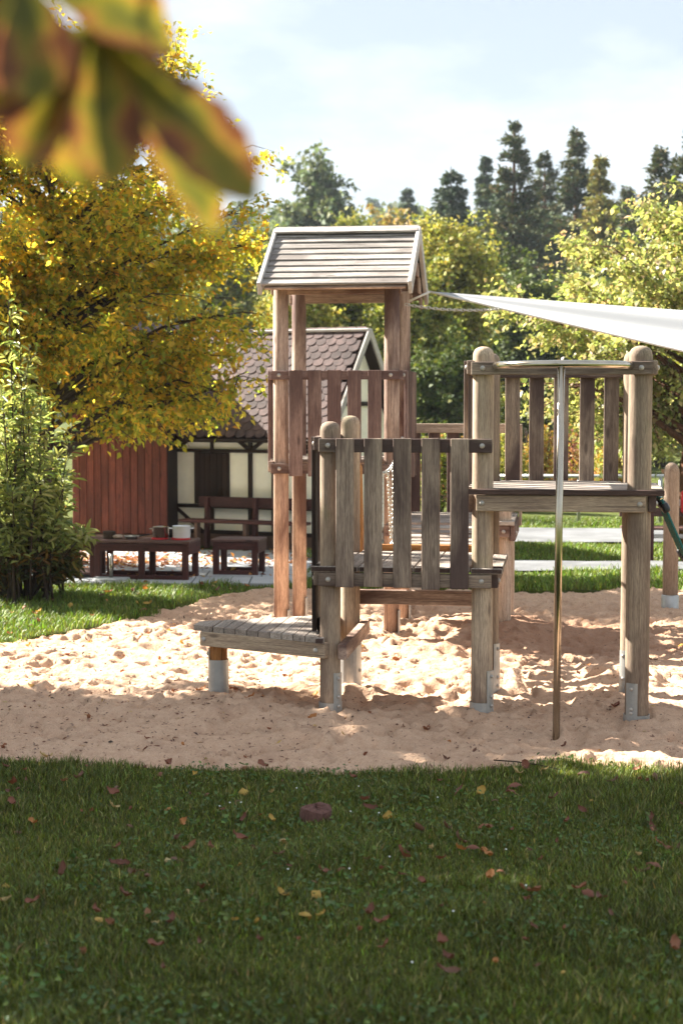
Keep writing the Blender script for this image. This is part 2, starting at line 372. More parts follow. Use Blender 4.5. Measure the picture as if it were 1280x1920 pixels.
# ------------------------------------------------------------------ climbing frame
PH = R(7.9); Uu = Vector((math.cos(PH), -math.sin(PH), 0)); Vv = Vector((math.sin(PH), math.cos(PH), 0)); Zz = Vector((0, 0, 1))
O = Vector((-.07, 10.0, 0)); S = .95
def q(u, v, z=0): return O + Uu * u + Vv * v + Zz * z
BOLT = lathe([(.017, 0), (.0165, .005), (.012, .011), (.004, .0145)], 10, M_bolt, 'bolt')
def bolt(parent, p, d, s=1.0):
    return link('bolt', BOLT, parent, frame(p, Vector(p) + Vector(d), (0, .3, 1)) @ Matrix.Scale(s, 4))
def post(parent, u, v, r, top, mat, dome=True):
    p = q(u, v); zb = sz(p.x, p.y) - .25; L = top - zb
    prof = [(r * 1.03, 0), (r * 1.02, .4), (r, L - r * .95)]
    if dome: prof += [(r * .99, L - r * .8), (r * .93, L - r * .5), (r * .78, L - r * .25), (r * .5, L - r * .07), (r * .2, L)]
    else: prof += [(r * .98, L - .005), (r * .9, L)]
    return link('post', lathe(prof, 24, mat, 'post'), parent, Matrix.Translation((p.x, p.y, zb)) @ Matrix.Rotation(random.uniform(0, 6), 4, 'Z'))
def shoe(po, u, v, r, a0, h=.26, ring=.07, span=28):
    """galvanised post shoe: a low collar with a bolted strap"""
    p = q(u, v); zb = sz(p.x, p.y) - .06
    V = []; Fc = []
    def shell(A0, A1, z0, z1, ro, n):
        b = len(V)
        for i in range(n + 1):
            a = A0 + (A1 - A0) * i / n
            for rr in (ro, ro - .004):
                for z in (z0, z1): V.append((rr * math.cos(a), rr * math.sin(a), z))
        for i in range(n):
            c = b + 4 * i
            Fc.extend([(c, c + 4, c + 5, c + 1), (c + 2, c + 3, c + 7, c + 6), (c + 1, c + 5, c + 7, c + 3), (c, c + 2, c + 6, c + 4)])
        Fc.extend([(b, b + 1, b + 3, b + 2), (b + 4 * n, b + 4 * n + 2, b + 4 * n + 3, b + 4 * n + 1)])
    shell(0, 2 * math.pi - .05, 0, .06 + ring, r + .008, 20)
    shell(a0 - R(span), a0 + R(span), .06 + ring, .06 + h, r + .008, 5)
    me = bpy.data.meshes.new('post_shoe'); me.from_pydata(V, [], Fc); me.materials.append(M_galv)
    o = link('post_shoe', me, po, Matrix.Translation((p.x, p.y, zb)))
    for z in (.09 + ring * .3, .10 + ring, .06 + h - .035):
        n = Vector((math.cos(a0), math.sin(a0), 0)); bolt(po, Vector((p.x, p.y, zb + z)) + n * (r + .008), n, .75)
    return o

cf = empty('climbing_tower', q(0, 0, 0), -PH, 'weathered round post climbing frame with three stepped platforms standing in the sand', 'climbing tower')
PR = {}
PR['A'] = post(cf, 0, 0, .064, 1.83, M_grey); PR['A2'] = post(cf, 0, S, .066, 1.86, M_grey)
PR['B'] = post(cf, S, 0, .065, 2.29, M_grey); PR['B2'] = post(cf, S, S, .065, 2.28, M_grey)
PR['C'] = post(cf, 2 * S, 0, .071, 2.29, M_grey); PR['C2'] = post(cf, 2 * S, S, .068, 2.29, M_grey)
PR['L'] = post(cf, -.81, .42, .058, .40, M_orange, False)
shoe(PR['A'], 0, 0, .066, R(-45)); shoe(PR['A2'], 0, S, .068, R(-30), .34, .3, 60); shoe(PR['B'], S, 0, .067, R(-40), .27)
shoe(PR['B2'], S, S, .067, R(-40), .34); shoe(PR['C'], 2 * S, 0, .073, R(-125), .22, .02); shoe(PR['C2'], 2 * S, S, .07, R(-140), .3)
shoe(PR['L'], -.81, .42, .060, R(178), .31, .24)

RT = .045; RW = .085; BT = .026
def rail(root, name, a, b, z, side, mat, h=RW, ext=.06, bolts=True, off=None, rp=.066):
    """rail bolted to the outside of two posts; side = outward direction"""
    a = Vector(a); b = Vector(b); d = (b - a).normalized(); o = side * ((off if off is not None else rp + RT / 2 - .012))
    p0 = a - d * ext + o + Zz * (z - h / 2); p1 = b + d * ext + o + Zz * (z - h / 2)
    r = bar(name, p0, p1, h, RT, mat, root, side, .004)
    if bolts:
        for e in (a, b): bolt(r, e + o + side * (RT / 2) + Zz * (z - h / 2), side)
    return r
def boards(root, a, b, side, zt, zb, ts, w, mat, rp=.066, zj=.004, bts=None):
    a = Vector(a); b = Vector(b); o = side * (rp + RT - .012 + BT / 2)
    for t in ts:
        p = a.lerp(b, t) + o; dz = random.gauss(0, zj)
        bar('board', p + Zz * (zb + dz), p + Zz * (zt + random.gauss(0, .0015)), w, BT, mat, root, side, .004, .002)
front = -Vv; left = -Uu; back = Vv; right = Uu
# middle platform
rail(cf, 'top_rail', q(0, 0), q(S, 0), 1.725, front, M_board); rail(cf, 'bottom_rail', q(0, 0), q(S, 0), .892, front, M_board)
boards(cf, q(0, 0), q(S, 0), front, 1.727, .805, [.112, .298, .488, .673, .858], .112, M_board)
rail(cf, 'top_rail', q(0, 0), q(0, S), 1.735, left, M_board); rail(cf, 'bottom_rail', q(0, 0), q(0, S), .892, left, M_board)
boards(cf, q(0, 0), q(0, S), left, 1.735, .50, [.10], .10, M_timber); boards(cf, q(0, 0), q(0, S), left, 1.735, .55, [.27], .10, M_board); boards(cf, q(0, 0), q(0, S), left, 1.735, .80, [.82], .10, M_board)
rail(cf, 'bottom_rail', q(S, 0), q(S, S), .892, right, M_board); rail(cf, 'bottom_rail', q(0, S), q(S, S), .892, back, M_red)
rail(cf, 'cross_beam', q(0, S), q(S, S), .66, back, M_red, .10)
def decking(root, u0, u1, v0, v1, z, n, along='v', th=.034, mat=None, nm='deck_plank'):
    for i in range(n):
        g = .006; mat_ = mat or M_deck
        if along == 'v':
            w = (u1 - u0) / n; c = u0 + w * (i + .5)
            bar(nm, q(c, v0 + random.gauss(0, .004), z - th / 2), q(c, v1 + random.gauss(0, .004), z - th / 2 + random.gauss(0, .001)), w - g, th, mat_, root, Zz, .004)
        else:
            w = (v1 - v0) / n; c = v0 + w * (i + .5)
            bar(nm, q(u0 + random.gauss(0, .004), c, z - th / 2), q(u1 + random.gauss(0, .004), c, z - th / 2 + random.gauss(0, .001)), w - g, th, mat_, root, Zz, .004)
decking(cf, .072, S - .072, -.10, S + .10, .932, 7)
for u0, u1 in ((-.11, .068), (S - .068, S + .13)):     # notched end boards: short pieces before and behind each post
    decking(cf, u0, u1, -.10, -.074, .931, 1); decking(cf, u0, u1, .075, S - .075, .931, 2)
# high platform
hf = rail(cf, 'deck_beam', q(S, 0), q(2 * S, 0), 1.383, front, M_grey, .10, .035); rail(cf, 'deck_beam', q(S, S), q(2 * S, S), 1.383, back, M_grey, .10)
rail(cf, 'deck_beam', q(2 * S, 0), q(2 * S, S), 1.383, right, M_board, .10, .07); rail(cf, 'deck_beam', q(S, 0), q(S, S), 1.383, left, M_board, .10, .04)
decking(cf, S - .14, 2 * S + .15, .075, S - .075, 1.42, 7, 'u'); decking(cf, S + .07, 2 * S - .075, -.115, .068, 1.421, 1, 'u'); decking(cf, S - .14, 2 * S + .15, -.125, -.079, 1.4195, 1, 'u', .034, M_dark)
decking(cf, S + .07, 2 * S - .075, S - .07, S + .10, 1.421, 1, 'u')
tr = rail(cf, 'top_rail', q(S, 0), q(2 * S, 0), 2.195, front, M_board, .08, .07)
rail(cf, 'top_rail', q(S, S), q(2 * S, S), 2.20, back, M_board); boards(cf, q(S, S), q(2 * S, S), back, 2.2, 1.32, [.155, .325, .50, .68, .85], .10, M_board)
rail(cf, 'top_rail', q(S, 0), q(S, S), 2.205, left, M_board); boards(cf, q(S, 0), q(S, S), left, 2.205, 1.30, [.13, .34, .56, .86], .10, M_board)
rail(cf, 'top_rail', q(2 * S, 0), q(2 * S, S), 2.20, right, M_board)
# steel pole held by a bowed grab bar
fz = 2.168; ua, ub = S + .078, 2 * S - .062; um = (ua + ub) / 2 - .02
path = []
for i in range(25):
    t = i / 24; s = math.sin(math.pi * t) ** .42
    path.append(q(ua + (ub - ua) * t, -.085 - .45 * s, fz))
pole_p = q(um, -.535)
gb = tube('grab_bar', path, .0235, M_steel, cf, 14)
fpz = sz(pole_p.x, pole_p.y) - .2
tube('slide_pole', [Vector((pole_p.x, pole_p.y, fpz)), Vector((pole_p.x + .006, pole_p.y, 1.2)), Vector((pole_p.x + .012, pole_p.y, fz))], .0215, M_steel, cf, 18)
# low triangular step
def rail2(name, a, b, ztop, h, mat, t=.05):
    r = bar(name, Vector(a) + Zz * (ztop - h / 2), Vector(b) + Zz * (ztop - h / 2), h, t, mat, cf, (Vector(b) - Vector(a)).cross(Zz), .004); return r
LZ = .485
b1 = rail2('step_beam', q(-.90, .335), q(-.01, -.09), LZ - .036, .095, M_grey)
dd = (q(-.01, -.09) - q(-.90, .335)).normalized(); nn = Vector((dd.y, -dd.x, 0))
bolt(b1, q(-.87, .32, LZ - .085) + nn * .026, nn); bolt(b1, q(-.07, -.06, LZ - .085) + nn * .026, nn)
rail2('step_beam', q(-.90, .52), q(-.02, S + .06), LZ - .036, .095, M_board)
rail2('step_beam', q(.095, -.14), q(.095, S + .1), LZ - .036, .095, M_red, .055)
for i in range(10):      # planks cut to the triangle
    w = .083; c = -.11 - w * i; w0 = w - .006
    if i == 9:
        c -= .035; w0 += .06
    t = (-c) / .93
    v0 = -.135 + t * .47; v1 = S + .11 - t * .50
    c0, c1 = c - w0 / 2, c + w0 / 2; s0 = (.47 / .93) * w0 / 2; s1 = (.50 / .93) * w0 / 2
    P = [q(c1, v0 - s0), q(c1, v1 + s1), q(c0, v1 - s1), q(c0, v0 + s0)]
    org = q(c, v0, LZ); V = []
    Mx = frame(org, org + Vv, Zz); Mi = Mx.inverted()
    for z in (LZ - .036, LZ): V += [tuple(Mi @ (p + Zz * z)) for p in P]
    me = bpy.data.meshes.new('step_plank'); me.from_pydata(V, [], [(0, 1, 2, 3), (7, 6, 5, 4), (0, 4, 5, 1), (1, 5, 6, 2), (2, 6, 7, 3), (3, 7, 4, 0)]); me.materials.append(M_deck)
    link('step_plank', me, cf, Mx)
bar('step_plank', q(-.05, -.13, LZ - .018), q(-.05, -.075, LZ - .018), .055, .036, M_deck, cf, Zz)
bar('stop_block', q(-.075, .10, LZ + .05), q(-.075, .18, LZ + .05), .05, .10, M_timber, cf, Zz, .012)

# ------------------------------------------------------------------ roofed tower with rear platform
T0 = 3.6
tw = empty('roofed_tower', q(-S, T0, 0), -PH, 'square post play tower with board roof and railed platforms at the back of the sand', 'play tower')
def sqpost(root, u, v, top, mat, w=.128, shoe_h=.2):
    p = q(u, v); zb = sz(p.x, p.y) - .2
    L_ = top - zb; o = link('post', lathe([(w / 2, 0), (w / 2, L_ - .01), (w / 2 - .008, L_)], 22, mat, 'post'), root, Matrix.Translation(q(u, v, zb)) @ Matrix.Rotation(random.uniform(0, 6), 4, 'Z'))
    bar('post_shoe', q(u + w * .5 + .006, v - .035, zb), q(u + w * .5 + .006, v - .035, zb + .2 + shoe_h), .075, .012, M_galv, o, Uu, .002)
    return o
for uu in (-S, 0):
    for vv in (T0, T0 + S): sqpost(tw, uu, vv, 2.93 if vv == T0 else 2.95, M_red, .130)
for vv in (T0, T0 + S): post(tw, S, vv, .062, 1.10, M_pale)
TP = .066
def tpanel(a, b, side, zt, zb, ts, w=.115, mat=None, bottom=True):
    rail(tw, 'top_rail', a, b, zt - .003, side, mat or M_tboard, .075, .075, True, None, TP)
    if bottom: rail(tw, 'bottom_rail', a, b, zb + .105, side, M_red, .085, .075, True, None, TP)
    boards(tw, a, b, side, zt, zb, ts, w, mat or M_tboard, TP)
tpanel(q(-S, T0), q(0, T0), front, 2.225, 1.33, [.155, .325, .50, .68, .86])
tpanel(q(-S, T0), q(-S, T0 + S), left, 2.225, 1.35, [.12, .30, .5, .7, .88])
tpanel(q(0, T0), q(0, T0 + S), right, 2.225, 1.30, [.14, .34, .54, .74, .92])
rail(tw, 'deck_beam', q(-S, T0 + S), q(0, T0 + S), 1.435, back, M_red, .09, .07, True, None, TP)
for i in range(7):
    bar('deck_plank', q(-S - .1, T0 + .1 + i * .125, 1.455), q(.1, T0 + .1 + i * .125, 1.455), .118, .034, M_deck, tw, Zz)
# rear low platform (right of the roofed part)
RZ = .965
for i in range(8):
    bar('deck_plank', q(.075, T0 - .05 + i * .14, RZ - .02), q(S + .09, T0 - .05 + i * .14, RZ - .02), .118, .036, M_deck, tw, Zz)
rail(tw, 'deck_beam', q(0, T0), q(S, T0), RZ - .04, front, M_red, .10, .05, True, None, TP); rail(tw, 'deck_beam', q(0, T0 + S), q(S, T0 + S), RZ - .04, back, M_red, .10, .05, True, None, TP)
rail(tw, 'deck_beam', q(S, T0), q(S, T0 + S), RZ - .04, right, M_tboard, .13, .07, True, None, TP)
rail(tw, 'top_rail', q(0, T0 + S), q(S, T0 + S), 1.765, back, M_pale, .085, .09, True, None, TP)
boards(tw, q(0, T0 + S), q(S, T0 + S), back, 1.69, .95, [.10, .29, .47, .66, .86], .11, M_tboard, TP)
rail(tw, 'top_rail', q(S, T0), q(S, T0 + S), 1.765, right, M_pale, .085, .02, False, None, TP)
boards(tw, q(S, T0), q(S, T0 + S), right, 1.76, .86, [.97], .11, M_pale, TP); bar('post', q(S + .02, T0 + S, 0), q(S + .02, T0 + S, 1.75), .07, .07, M_pale, tw, Uu)
# roof
ZE, ZR = 2.925, 3.44; VE0 = T0 - .30; VR_ = T0 + S / 2; VE1 = T0 + S + .30; UL, UR = -S - .105, .165
for vv in (T0, T0 + S):
    bar('roof_beam', q(-S - .08, vv, 2.905 if vv == T0 else 2.89), q(.08, vv, 2.905 if vv == T0 else 2.89), .075, .05, M_red, tw, front)
roof = None
for sgn, ve in ((0, VE0), (1, VE1)):
    sl = Vector(q(0, VR_, ZR) - q(0, ve, ZE)); L = sl.length; sl.normalize(); nrm = Uu.cross(sl) if sgn == 0 else sl.cross(Uu)
    if nrm.z < 0: nrm = -nrm
    base = bar('roof' if sgn == 0 else 'roof_slope', q(UL + .02, (ve + VR_) / 2, (ZE + ZR) / 2 - .03), q(UR - .02, (ve + VR_) / 2, (ZE + ZR) / 2 - .03), L, .02, M_red, tw, nrm, .003)
    n = 9
    for i in range(n):
        w = L / n; c = q(0, ve, ZE) + sl * (w * (i + .5)) + nrm * .004
        a = c + Uu * (UL + random.gauss(0, .004)); b = c + Uu * (UR + random.gauss(0, .004))
        hint = (nrm + sl * .11).normalized()
        me = boxmesh(w * 1.10, .018, (b - a).length, .004, M_roofb).copy()
        for v_ in me.vertices: v_.co += Vector((random.gauss(0, .0025), random.gauss(0, .0015), 0))
        link('roof_board', me, base, frame(a, b, hint))
    for uu, wd in ((UL - .018, .035), (UR + .018, .035)):
        bar('barge_board', q(uu, ve, ZE - .015) - sl * .03, q(uu, VR_, ZR - .015) + sl * .01, .035, .115, M_barge, tw, nrm, .005)
bar('ridge_board', q(UL - .02, VR_ - .045, ZR + .014), q(UR + .02, VR_ - .045, ZR + .014), .115, .02, M_roofb, tw, (Vv * -.55 + Zz).normalized(), .004)
bar('ridge_board', q(UL - .02, VR_ + .045, ZR + .018), q(UR + .02, VR_ + .045, ZR + .018), .115, .02, M_roofb, tw, (Vv * .55 + Zz).normalized(), .004)
# gable boards under the right barge
for i in range(4):
    v_ = VR_ + .12 + i * .17; zt = ZR - .06 - (v_ - VR_) / (VE1 - VR_) * (ZR - ZE)
    bar('gable_board', q(UR - .02, v_, zt - .10 - .02 * i), q(UR - .02, v_, zt), .16, .02, M_red, tw, Uu)

# ------------------------------------------------------------------ chain bridge
br = empty('chain_bridge', q(S * .5, 2.2, 0), -PH, 'sagging plank bridge with chain handrails between the two wooden play towers', 'bridge')
nb = 13
def brz(t): return .93 + .035 * t - .11 * 4 * t * (1 - t)
for i in range(nb):
    t = (i + .5) / nb; v_ = 1.10 + t * 2.40; sl = (brz(t + .01) - brz(t - .01)) / (.02 * 2.4)
    bar('bridge_plank', q(.13, v_, brz(t)), q(S - .12, v_, brz(t)), .115, .045, M_deck, br, (Zz - Vv * sl).normalized(), .006)
LINK = None
def chain(name, parent, p0, p1, sag, scale=1.0):
    """small welded links along a sagging line, one mesh"""
    p0 = Vector(p0); p1 = Vector(p1); L = (p1 - p0).length; pitch = .026 * scale; n = max(3, int(L / pitch)); V = []; Fc = []
    prof = [(math.cos(a) * .009 * scale, math.sin(a) * .009 * scale + (.010 * scale if math.sin(a) > 0 else -.010 * scale)) for a in [R(20 + 45 * k) for k in range(8)]]
    o0 = p0
    for i in range(n):
        t = (i + .5) / n; p = p0.lerp(p1, t) - Zz * (sag * 4 * t * (1 - t)); d = (p1 - p0).normalized() - Zz * (sag * 4 * (1 - 2 * t) / L); d.normalize()
        x = d.cross(Vector((.2, .9, .3))).normalized(); y = d.cross(x)
        if i % 2: x, y = y, x
        b = len(V); rw = .0042 * scale
        for (cx_, cz_) in prof:
            c = p - o0 + x * cx_ + d * cz_; rad = (x * cx_ + d * cz_).normalized()
            for k in range(4):
                a = k * math.pi / 2 + .4; V.append(tuple(c + rad * (rw * math.cos(a)) + y * (rw * math.sin(a))))
        for k in range(8):
            for j in range(4):
                a0 = b + k * 4 + j; a1 = b + k * 4 + (j + 1) % 4; b0 = b + ((k + 1) % 8) * 4 + j; b1_ = b + ((k + 1) % 8) * 4 + (j + 1) % 4
                Fc.append((a0, b0, b1_, a1))
    me = bpy.data.meshes.new(name); me.from_pydata(V, [], Fc); me.materials.append(M_chain)
    for p in me.polygons: p.use_smooth = True
    return link(name, me, parent, Matrix.Translation(o0))
for uu in (.10, S - .10):
    chain('chain', br, q(uu, 1.02, 1.62), q(uu, T0 - .08, 1.66), .22, 1.25); chain('chain', br, q(uu, 1.02, .92), q(uu, T0 - .08, .96), .12, 1.25)
    for k in range(6):
        t0 = (k + .3) / 6; t1 = t0 + (.10 if k % 2 else -.02)
        v0 = 1.02 + t0 * (T0 - 1.1); v1 = 1.02 + t1 * (T0 - 1.1)
        chain('chain', br, q(uu, v0, 1.62 + .04 * t0 - .22 * 4 * t0 * (1 - t0)), q(uu, v1, brz(t1)), 0, 1.25)
bar('side_beam', q(.02, 1.35, .86), q(-.03, 1.6, 1.50), .10, .05, M_orange, br, Uu)
bar('end_beam', q(.1, 1.035, .93), q(S - .1, 1.035, .93), .09, .06, M_orange, br, Vv)

# ------------------------------------------------------------------ climbing net on the right of the high platform
net = empty('climbing_net', q(2 * S + .2, .5, 0), -PH, 'teal and ochre rope climbing net hanging from the high platform edge', 'climbing net')
def npnt(v_, t): return q(2 * S + .135 + .62 * t, v_, 1.36 - 1.36 * t)
BALL = lathe([(.008, -.032), (.022, -.028), (.026, -.012), (.026, .012), (.022, .028), (.008, .032)], 10, M_black, 'ball')
for k, v_ in enumerate((.02, .24, .46, .68, .90)):
    for j, m_ in enumerate((M_teal, M_ochre) if k != 3 else (M_teal, M_pinkr)):
        tube('rope', [npnt(v_ + .02 * j, t) + Zz * (-.02 * math.sin(math.pi * t)) for t in np.linspace(0, 1, 7)], .0085, m_, net, 7)
    for t in (.04, .30, .60, .86):
        p = npnt(v_ + .01, t); link('rope_connector', BALL, net, frame(p, p + (npnt(v_, 1) - npnt(v_, 0)), Vv))
for t in (.30, .60, .86): tube('rope', [npnt(.0, t), npnt(.46, t) - Zz * .01, npnt(.93, t)], .0085, M_teal, net, 7)

# ------------------------------------------------------------------ log post behind the net
def log_post(px, py, dpt, top, label):
    p = onz(px, py); zb = sz(p.x, p.y) - .2; r = .073; L = top - zb
    e = empty('log_post', (p.x, p.y, sz(p.x, p.y)), 0, label, 'post')
    prof = [(r, 0), (r, L - .09), (r * .93, L - .06), (r * .72, L - .025), (r * .4, L - .005), (r * .1, L)]
    link('post', lathe(prof, 24, M_pale, 'post'), e, Matrix.Translation((p.x, p.y, zb)))
    link('post_shoe', lathe([(r + .004, 0), (r + .010, .01), (r + .010, .335), (r + .002, .345)], 24, M_galv, 'post_shoe'), e, Matrix.Translation((p.x, p.y, zb)))
    return e
log_post(1255, 1138, 0, 1.385, 'pale round topped log post standing alone on the sand behind the rope net')

# ------------------------------------------------------------------ shade sail
sail = empty('shade_sail', q(.2, T0 + .5, 2.8), 0, 'white fabric shade sail stretched from the tower roof to posts out on the right', 'shade sail')
c0 = at(806, 547, 14.35); c1 = at(1520, 596, 15.6); c2 = at(1500, 716, 13.2)
def sailp(a, b):
    # triangular coordinates with pulled-in edges and a little belly
    w0 = 1 - a; p = c0 * w0 + (c1 * (1 - b) + c2 * b) * a
    cen = (c0 + c1 + c2) / 3; e = 4 * a * (1 - a)
    p = p.lerp(cen, .05 * e * (abs(2 * b - 1) ** 3)) ; return p - Zz * (.05 * a * math.sin(math.pi * b) + .03 * math.sin(b * 15 + a * 2) * a * (.4 + .6 * math.sin(b * 4) ** 2))
n1, n2 = 26, 30; V = []; Fc = []
for i in range(n1 + 1):
    for j in range(n2 + 1): V.append(tuple(sailp(i / n1, j / n2) - c0))
for i in range(n1):
    for j in range(n2):
        a = i * (n2 + 1) + j; Fc.append((a, a + n2 + 1, a + n2 + 2, a + 1))
me = bpy.data.meshes.new('sail_cloth'); me.from_pydata(V, [], Fc)
for p in me.polygons: p.use_smooth = True
msail, nt, b = nodes('sail_cloth'); b.inputs['Base Color'].default_value = (.52, .53, .54, 1); b.inputs['Roughness'].default_value = .8
t_ = N(nt, 'ShaderNodeBsdfTranslucent'); t_.inputs['Color'].default_value = (.50, .51, .52, 1); ms = N(nt, 'ShaderNodeMixShader'); ms.inputs[0].default_value = .4
nt.links.new(b.outputs[0], ms.inputs[1]); nt.links.new(t_.outputs[0], ms.inputs[2]); nt.links.new(ms.outputs[0], nt.nodes['Material Output'].inputs['Surface'])
me.materials.append(msail); so = link('sail_cloth', me, sail, Matrix.Translation(c0))
sm = so.modifiers.new('solid', 'SOLIDIFY'); sm.thickness = .004
hook = q(.06, T0 + S - .1, 2.86)
tube('rope', [hook, c0], .010, M_white, sail, 6)
tube('edge_cord', [sailp(i / 12, 1) for i in range(13)], .010, M_white, sail, 6)
for k in (.25, .5, .75): tube('seam', [sailp(i / 12, k) - Zz * .004 for i in range(1, 13)], .0045, M_enamel, sail, 5)
chain('chain', sail, q(.08, T0 + .35, 2.80), sailp(.19, 1), .03, 1.2)
for i, c in enumerate((c1, c2)):
    r = .07; L = c.z + .35; pp = c + (c - c0).normalized() * .4
    e = empty('sail_post', (pp.x, pp.y, 0), 0, ('leaning steel post holding the far outer corner of the shade sail', 'leaning steel post holding the near outer corner of the shade sail')[i], 'post')
    tube('pole', [Vector((pp.x + .05, pp.y, -.3)), Vector((pp.x, pp.y, L))], .05, M_galv, e, 16)
    tube('tension_rope', [Vector((pp.x, pp.y, L - .1)), c], .01, M_white, e, 6)

# ------------------------------------------------------------------ house
HA = R(25); hu = Vector((math.cos(HA), -math.sin(HA), 0)); hv = Vector((math.sin(HA), math.cos(HA), 0)); HO = Vector((-2.263, 21.9, 0))
def h(u, v, z=0): return HO + hu * u + hv * v + Zz * z
HL, HD = 2.24, 2.2; HZ0, HZ1 = .20, 1.52; HR = 2.93
house = empty('timbered_house', h(0, 0, 0), -HA, 'small half timbered house with cream panels and fish scale tile roof behind the tower', 'house')
def hbox(name, a, b, mat, parent=house):   # axis box in house coordinates a=(u0,v0,z0) b=(u1,v1,z1)
    return bar(name, h((a[0] + b[0]) / 2, (a[1] + b[1]) / 2, a[2]), h((a[0] + b[0]) / 2, (a[1] + b[1]) / 2, b[2]), abs(b[1] - a[1]), abs(b[0] - a[0]), mat, parent, hu, 0)
hbox('plinth', (-.04, -.03, -.2), (HL + .03, HD, HZ0), M_plinth)
V = [tuple(h(u, v, z) - HO) for u, v, z in [(0, 0, HZ0), (HL, 0, HZ0), (HL, HD, HZ0), (0, HD, HZ0), (0, 0, HZ1), (HL, 0, HZ1), (HL, HD, HZ1), (0, HD, HZ1), (HL, HD / 2, HR - .06), (0, HD / 2, HR - .06)]]
me = bpy.data.meshes.new('wall'); me.from_pydata(V, [], [(0, 1, 5, 4), (1, 2, 6, 8, 5), (2, 3, 7, 6), (3, 0, 4, 9, 7), (4, 5, 8, 9), (6, 7, 9, 8)]); me.materials.append(M_plaster)
wall = link('wall', me, house, Matrix.Translation(HO))
def tb(u0, z0, u1, z1, w, name='timber', mat=None, d=.02):
    return bar(name, h(u0, -d / 2 - .004, z0), h(u1, -d / 2 - .004, z1), w, d + .03, mat or M_timber, house, hv, .002)
def hpx(px, py):    # where a pixel's ray meets the front wall
    d = ray(px, py); c = Vector((0, 0, CAMZ)); t = (HO - c).dot(hv) / d.dot(hv); p = c + d * t - HO; return p.dot(hu), p.z
zlow = hpx(400, 949)[1]; zup = hpx(400, 845)[1]; ztop = HZ1 - .03
tb(-.02, zlow, HL, zlow, .05); tb(-.02, zup, HL, zup, .045, d=.024); tb(-.02, ztop, HL, ztop, .07, d=.028); tb(-.02, HZ0 + .02, HL, HZ0 + .02, .05, d=.024)
for px, w in ((323, .09), (399, .04), (470.5, .055), (514, .05), (560, .05), (608, .07)):
    u = hpx(px, 900)[0]; tb(u, HZ0, u, HZ1, w, d=.017)
for (xa, ya, xb, yb, w) in ((336, 840, 362, 818, .045), (438, 818, 468, 843, .05), (473, 843, 505, 818, .05), (332, 952, 384, 998, .04), (596, 818, 572, 843, .045)):
    a = hpx(xa, ya); b_ = hpx(xb, yb); tb(a[0], a[1], b_[0], b_[1], w, 'brace', d=.012)
# shuttered window
ua_, ub_ = hpx(366, 900)[0], hpx(431, 900)[0]; wn = tb((ua_ + ub_) / 2, zlow + .03, (ua_ + ub_) / 2, zup - .025, ub_ - ua_, 'window', d=.006)
for k in range(2):
    x0 = ua_ + (ub_ - ua_) * (.5 * k + .03); x1 = ua_ + (ub_ - ua_) * (.5 * k + .47)
    for j in range(3):
        c = x0 + (x1 - x0) * (j + .5) / 3; bar('shutter_board', h(c, -.035, zlow + .04), h(c, -.035, zup - .035), (x1 - x0) / 3 - .006, .02, M_timber, wn, hv, .003)
# gable timbers on the sunny end
for (v0, z0, v1, z1) in ((.0, 1.2, HD, 1.2), (.05, HZ0, .05, HZ1), (HD - .05, HZ0, HD - .05, HZ1), (.2, 1.95, HD - .2, 1.95)):
    bar('timber', h(HL + .012, v0, z0), h(HL + .012, v1, z1), .06, .04, M_timber, house, hu, .002)
# roof: two slopes, tiles on the slope we see
EO = .16; RO = .16; eave_z = HZ1 - .04; run = HD / 2 + EO; rise = HR - eave_z
slope = (hv * run + Zz * rise).normalized(); SLn = math.hypot(run, rise); rn = hu.cross(slope)
if rn.z < 0: rn = -rn
cen = h(HL / 2, HD / 2 - run / 2, (eave_z + HR) / 2)
UL2 = -.42; UR2 = HL + RO
rf = bar('roof', h(UL2, HD / 2 - run / 2, (eave_z + HR) / 2) - rn * .03, h(UR2, HD / 2 - run / 2, (eave_z + HR) / 2) - rn * .03, SLn, .03, M_timber, house, rn, 0)
slope2 = (-hv * run + Zz * rise).normalized(); rn2 = slope2.cross(hu); rn2 = rn2 if rn2.z > 0 else -rn2
bar('roof', h(UL2, HD / 2 + run / 2, (eave_z + HR) / 2) - rn2 * .03, h(UR2, HD / 2 + run / 2, (eave_z + HR) / 2) - rn2 * .03, SLn, .05, M_timber, house, rn2, 0)
def tilemesh(mat):
    w, L, th = .142, .22, .014; V = []; n = 7
    pts = [(-w / 2, L), (-w / 2, .065)] + [(-w / 2 * math.cos(a), .065 - .065 * math.sin(a)) for a in [math.pi * k / n for k in range(1, n)]] + [(w / 2, .065), (w / 2, L)]
    for x, y in pts: V.append((x, y, 0))
    for x, y in pts: V.append((x, y, th))
    m = len(pts); Fc = [tuple(range(m, 2 * m)), tuple(range(m - 1, -1, -1))] + [(i, (i + 1) % m, m + (i + 1) % m, m + i) for i in range(m)]
    me = bpy.data.meshes.new('tile'); me.from_pydata(V, [], Fc); me.materials.append(mat); return me
M_tile = plain('roof_tile', (.085, .055, .052), .75, 0, .45, 9, .3, .3, .35)
TM = tilemesh(M_tile); rows = 15; exp_ = (SLn - .02) / rows; pw = .150; cols = int((UR2 - UL2 - .05) / pw)
tilt = math.asin(.016 / .15)
tiles_left = []
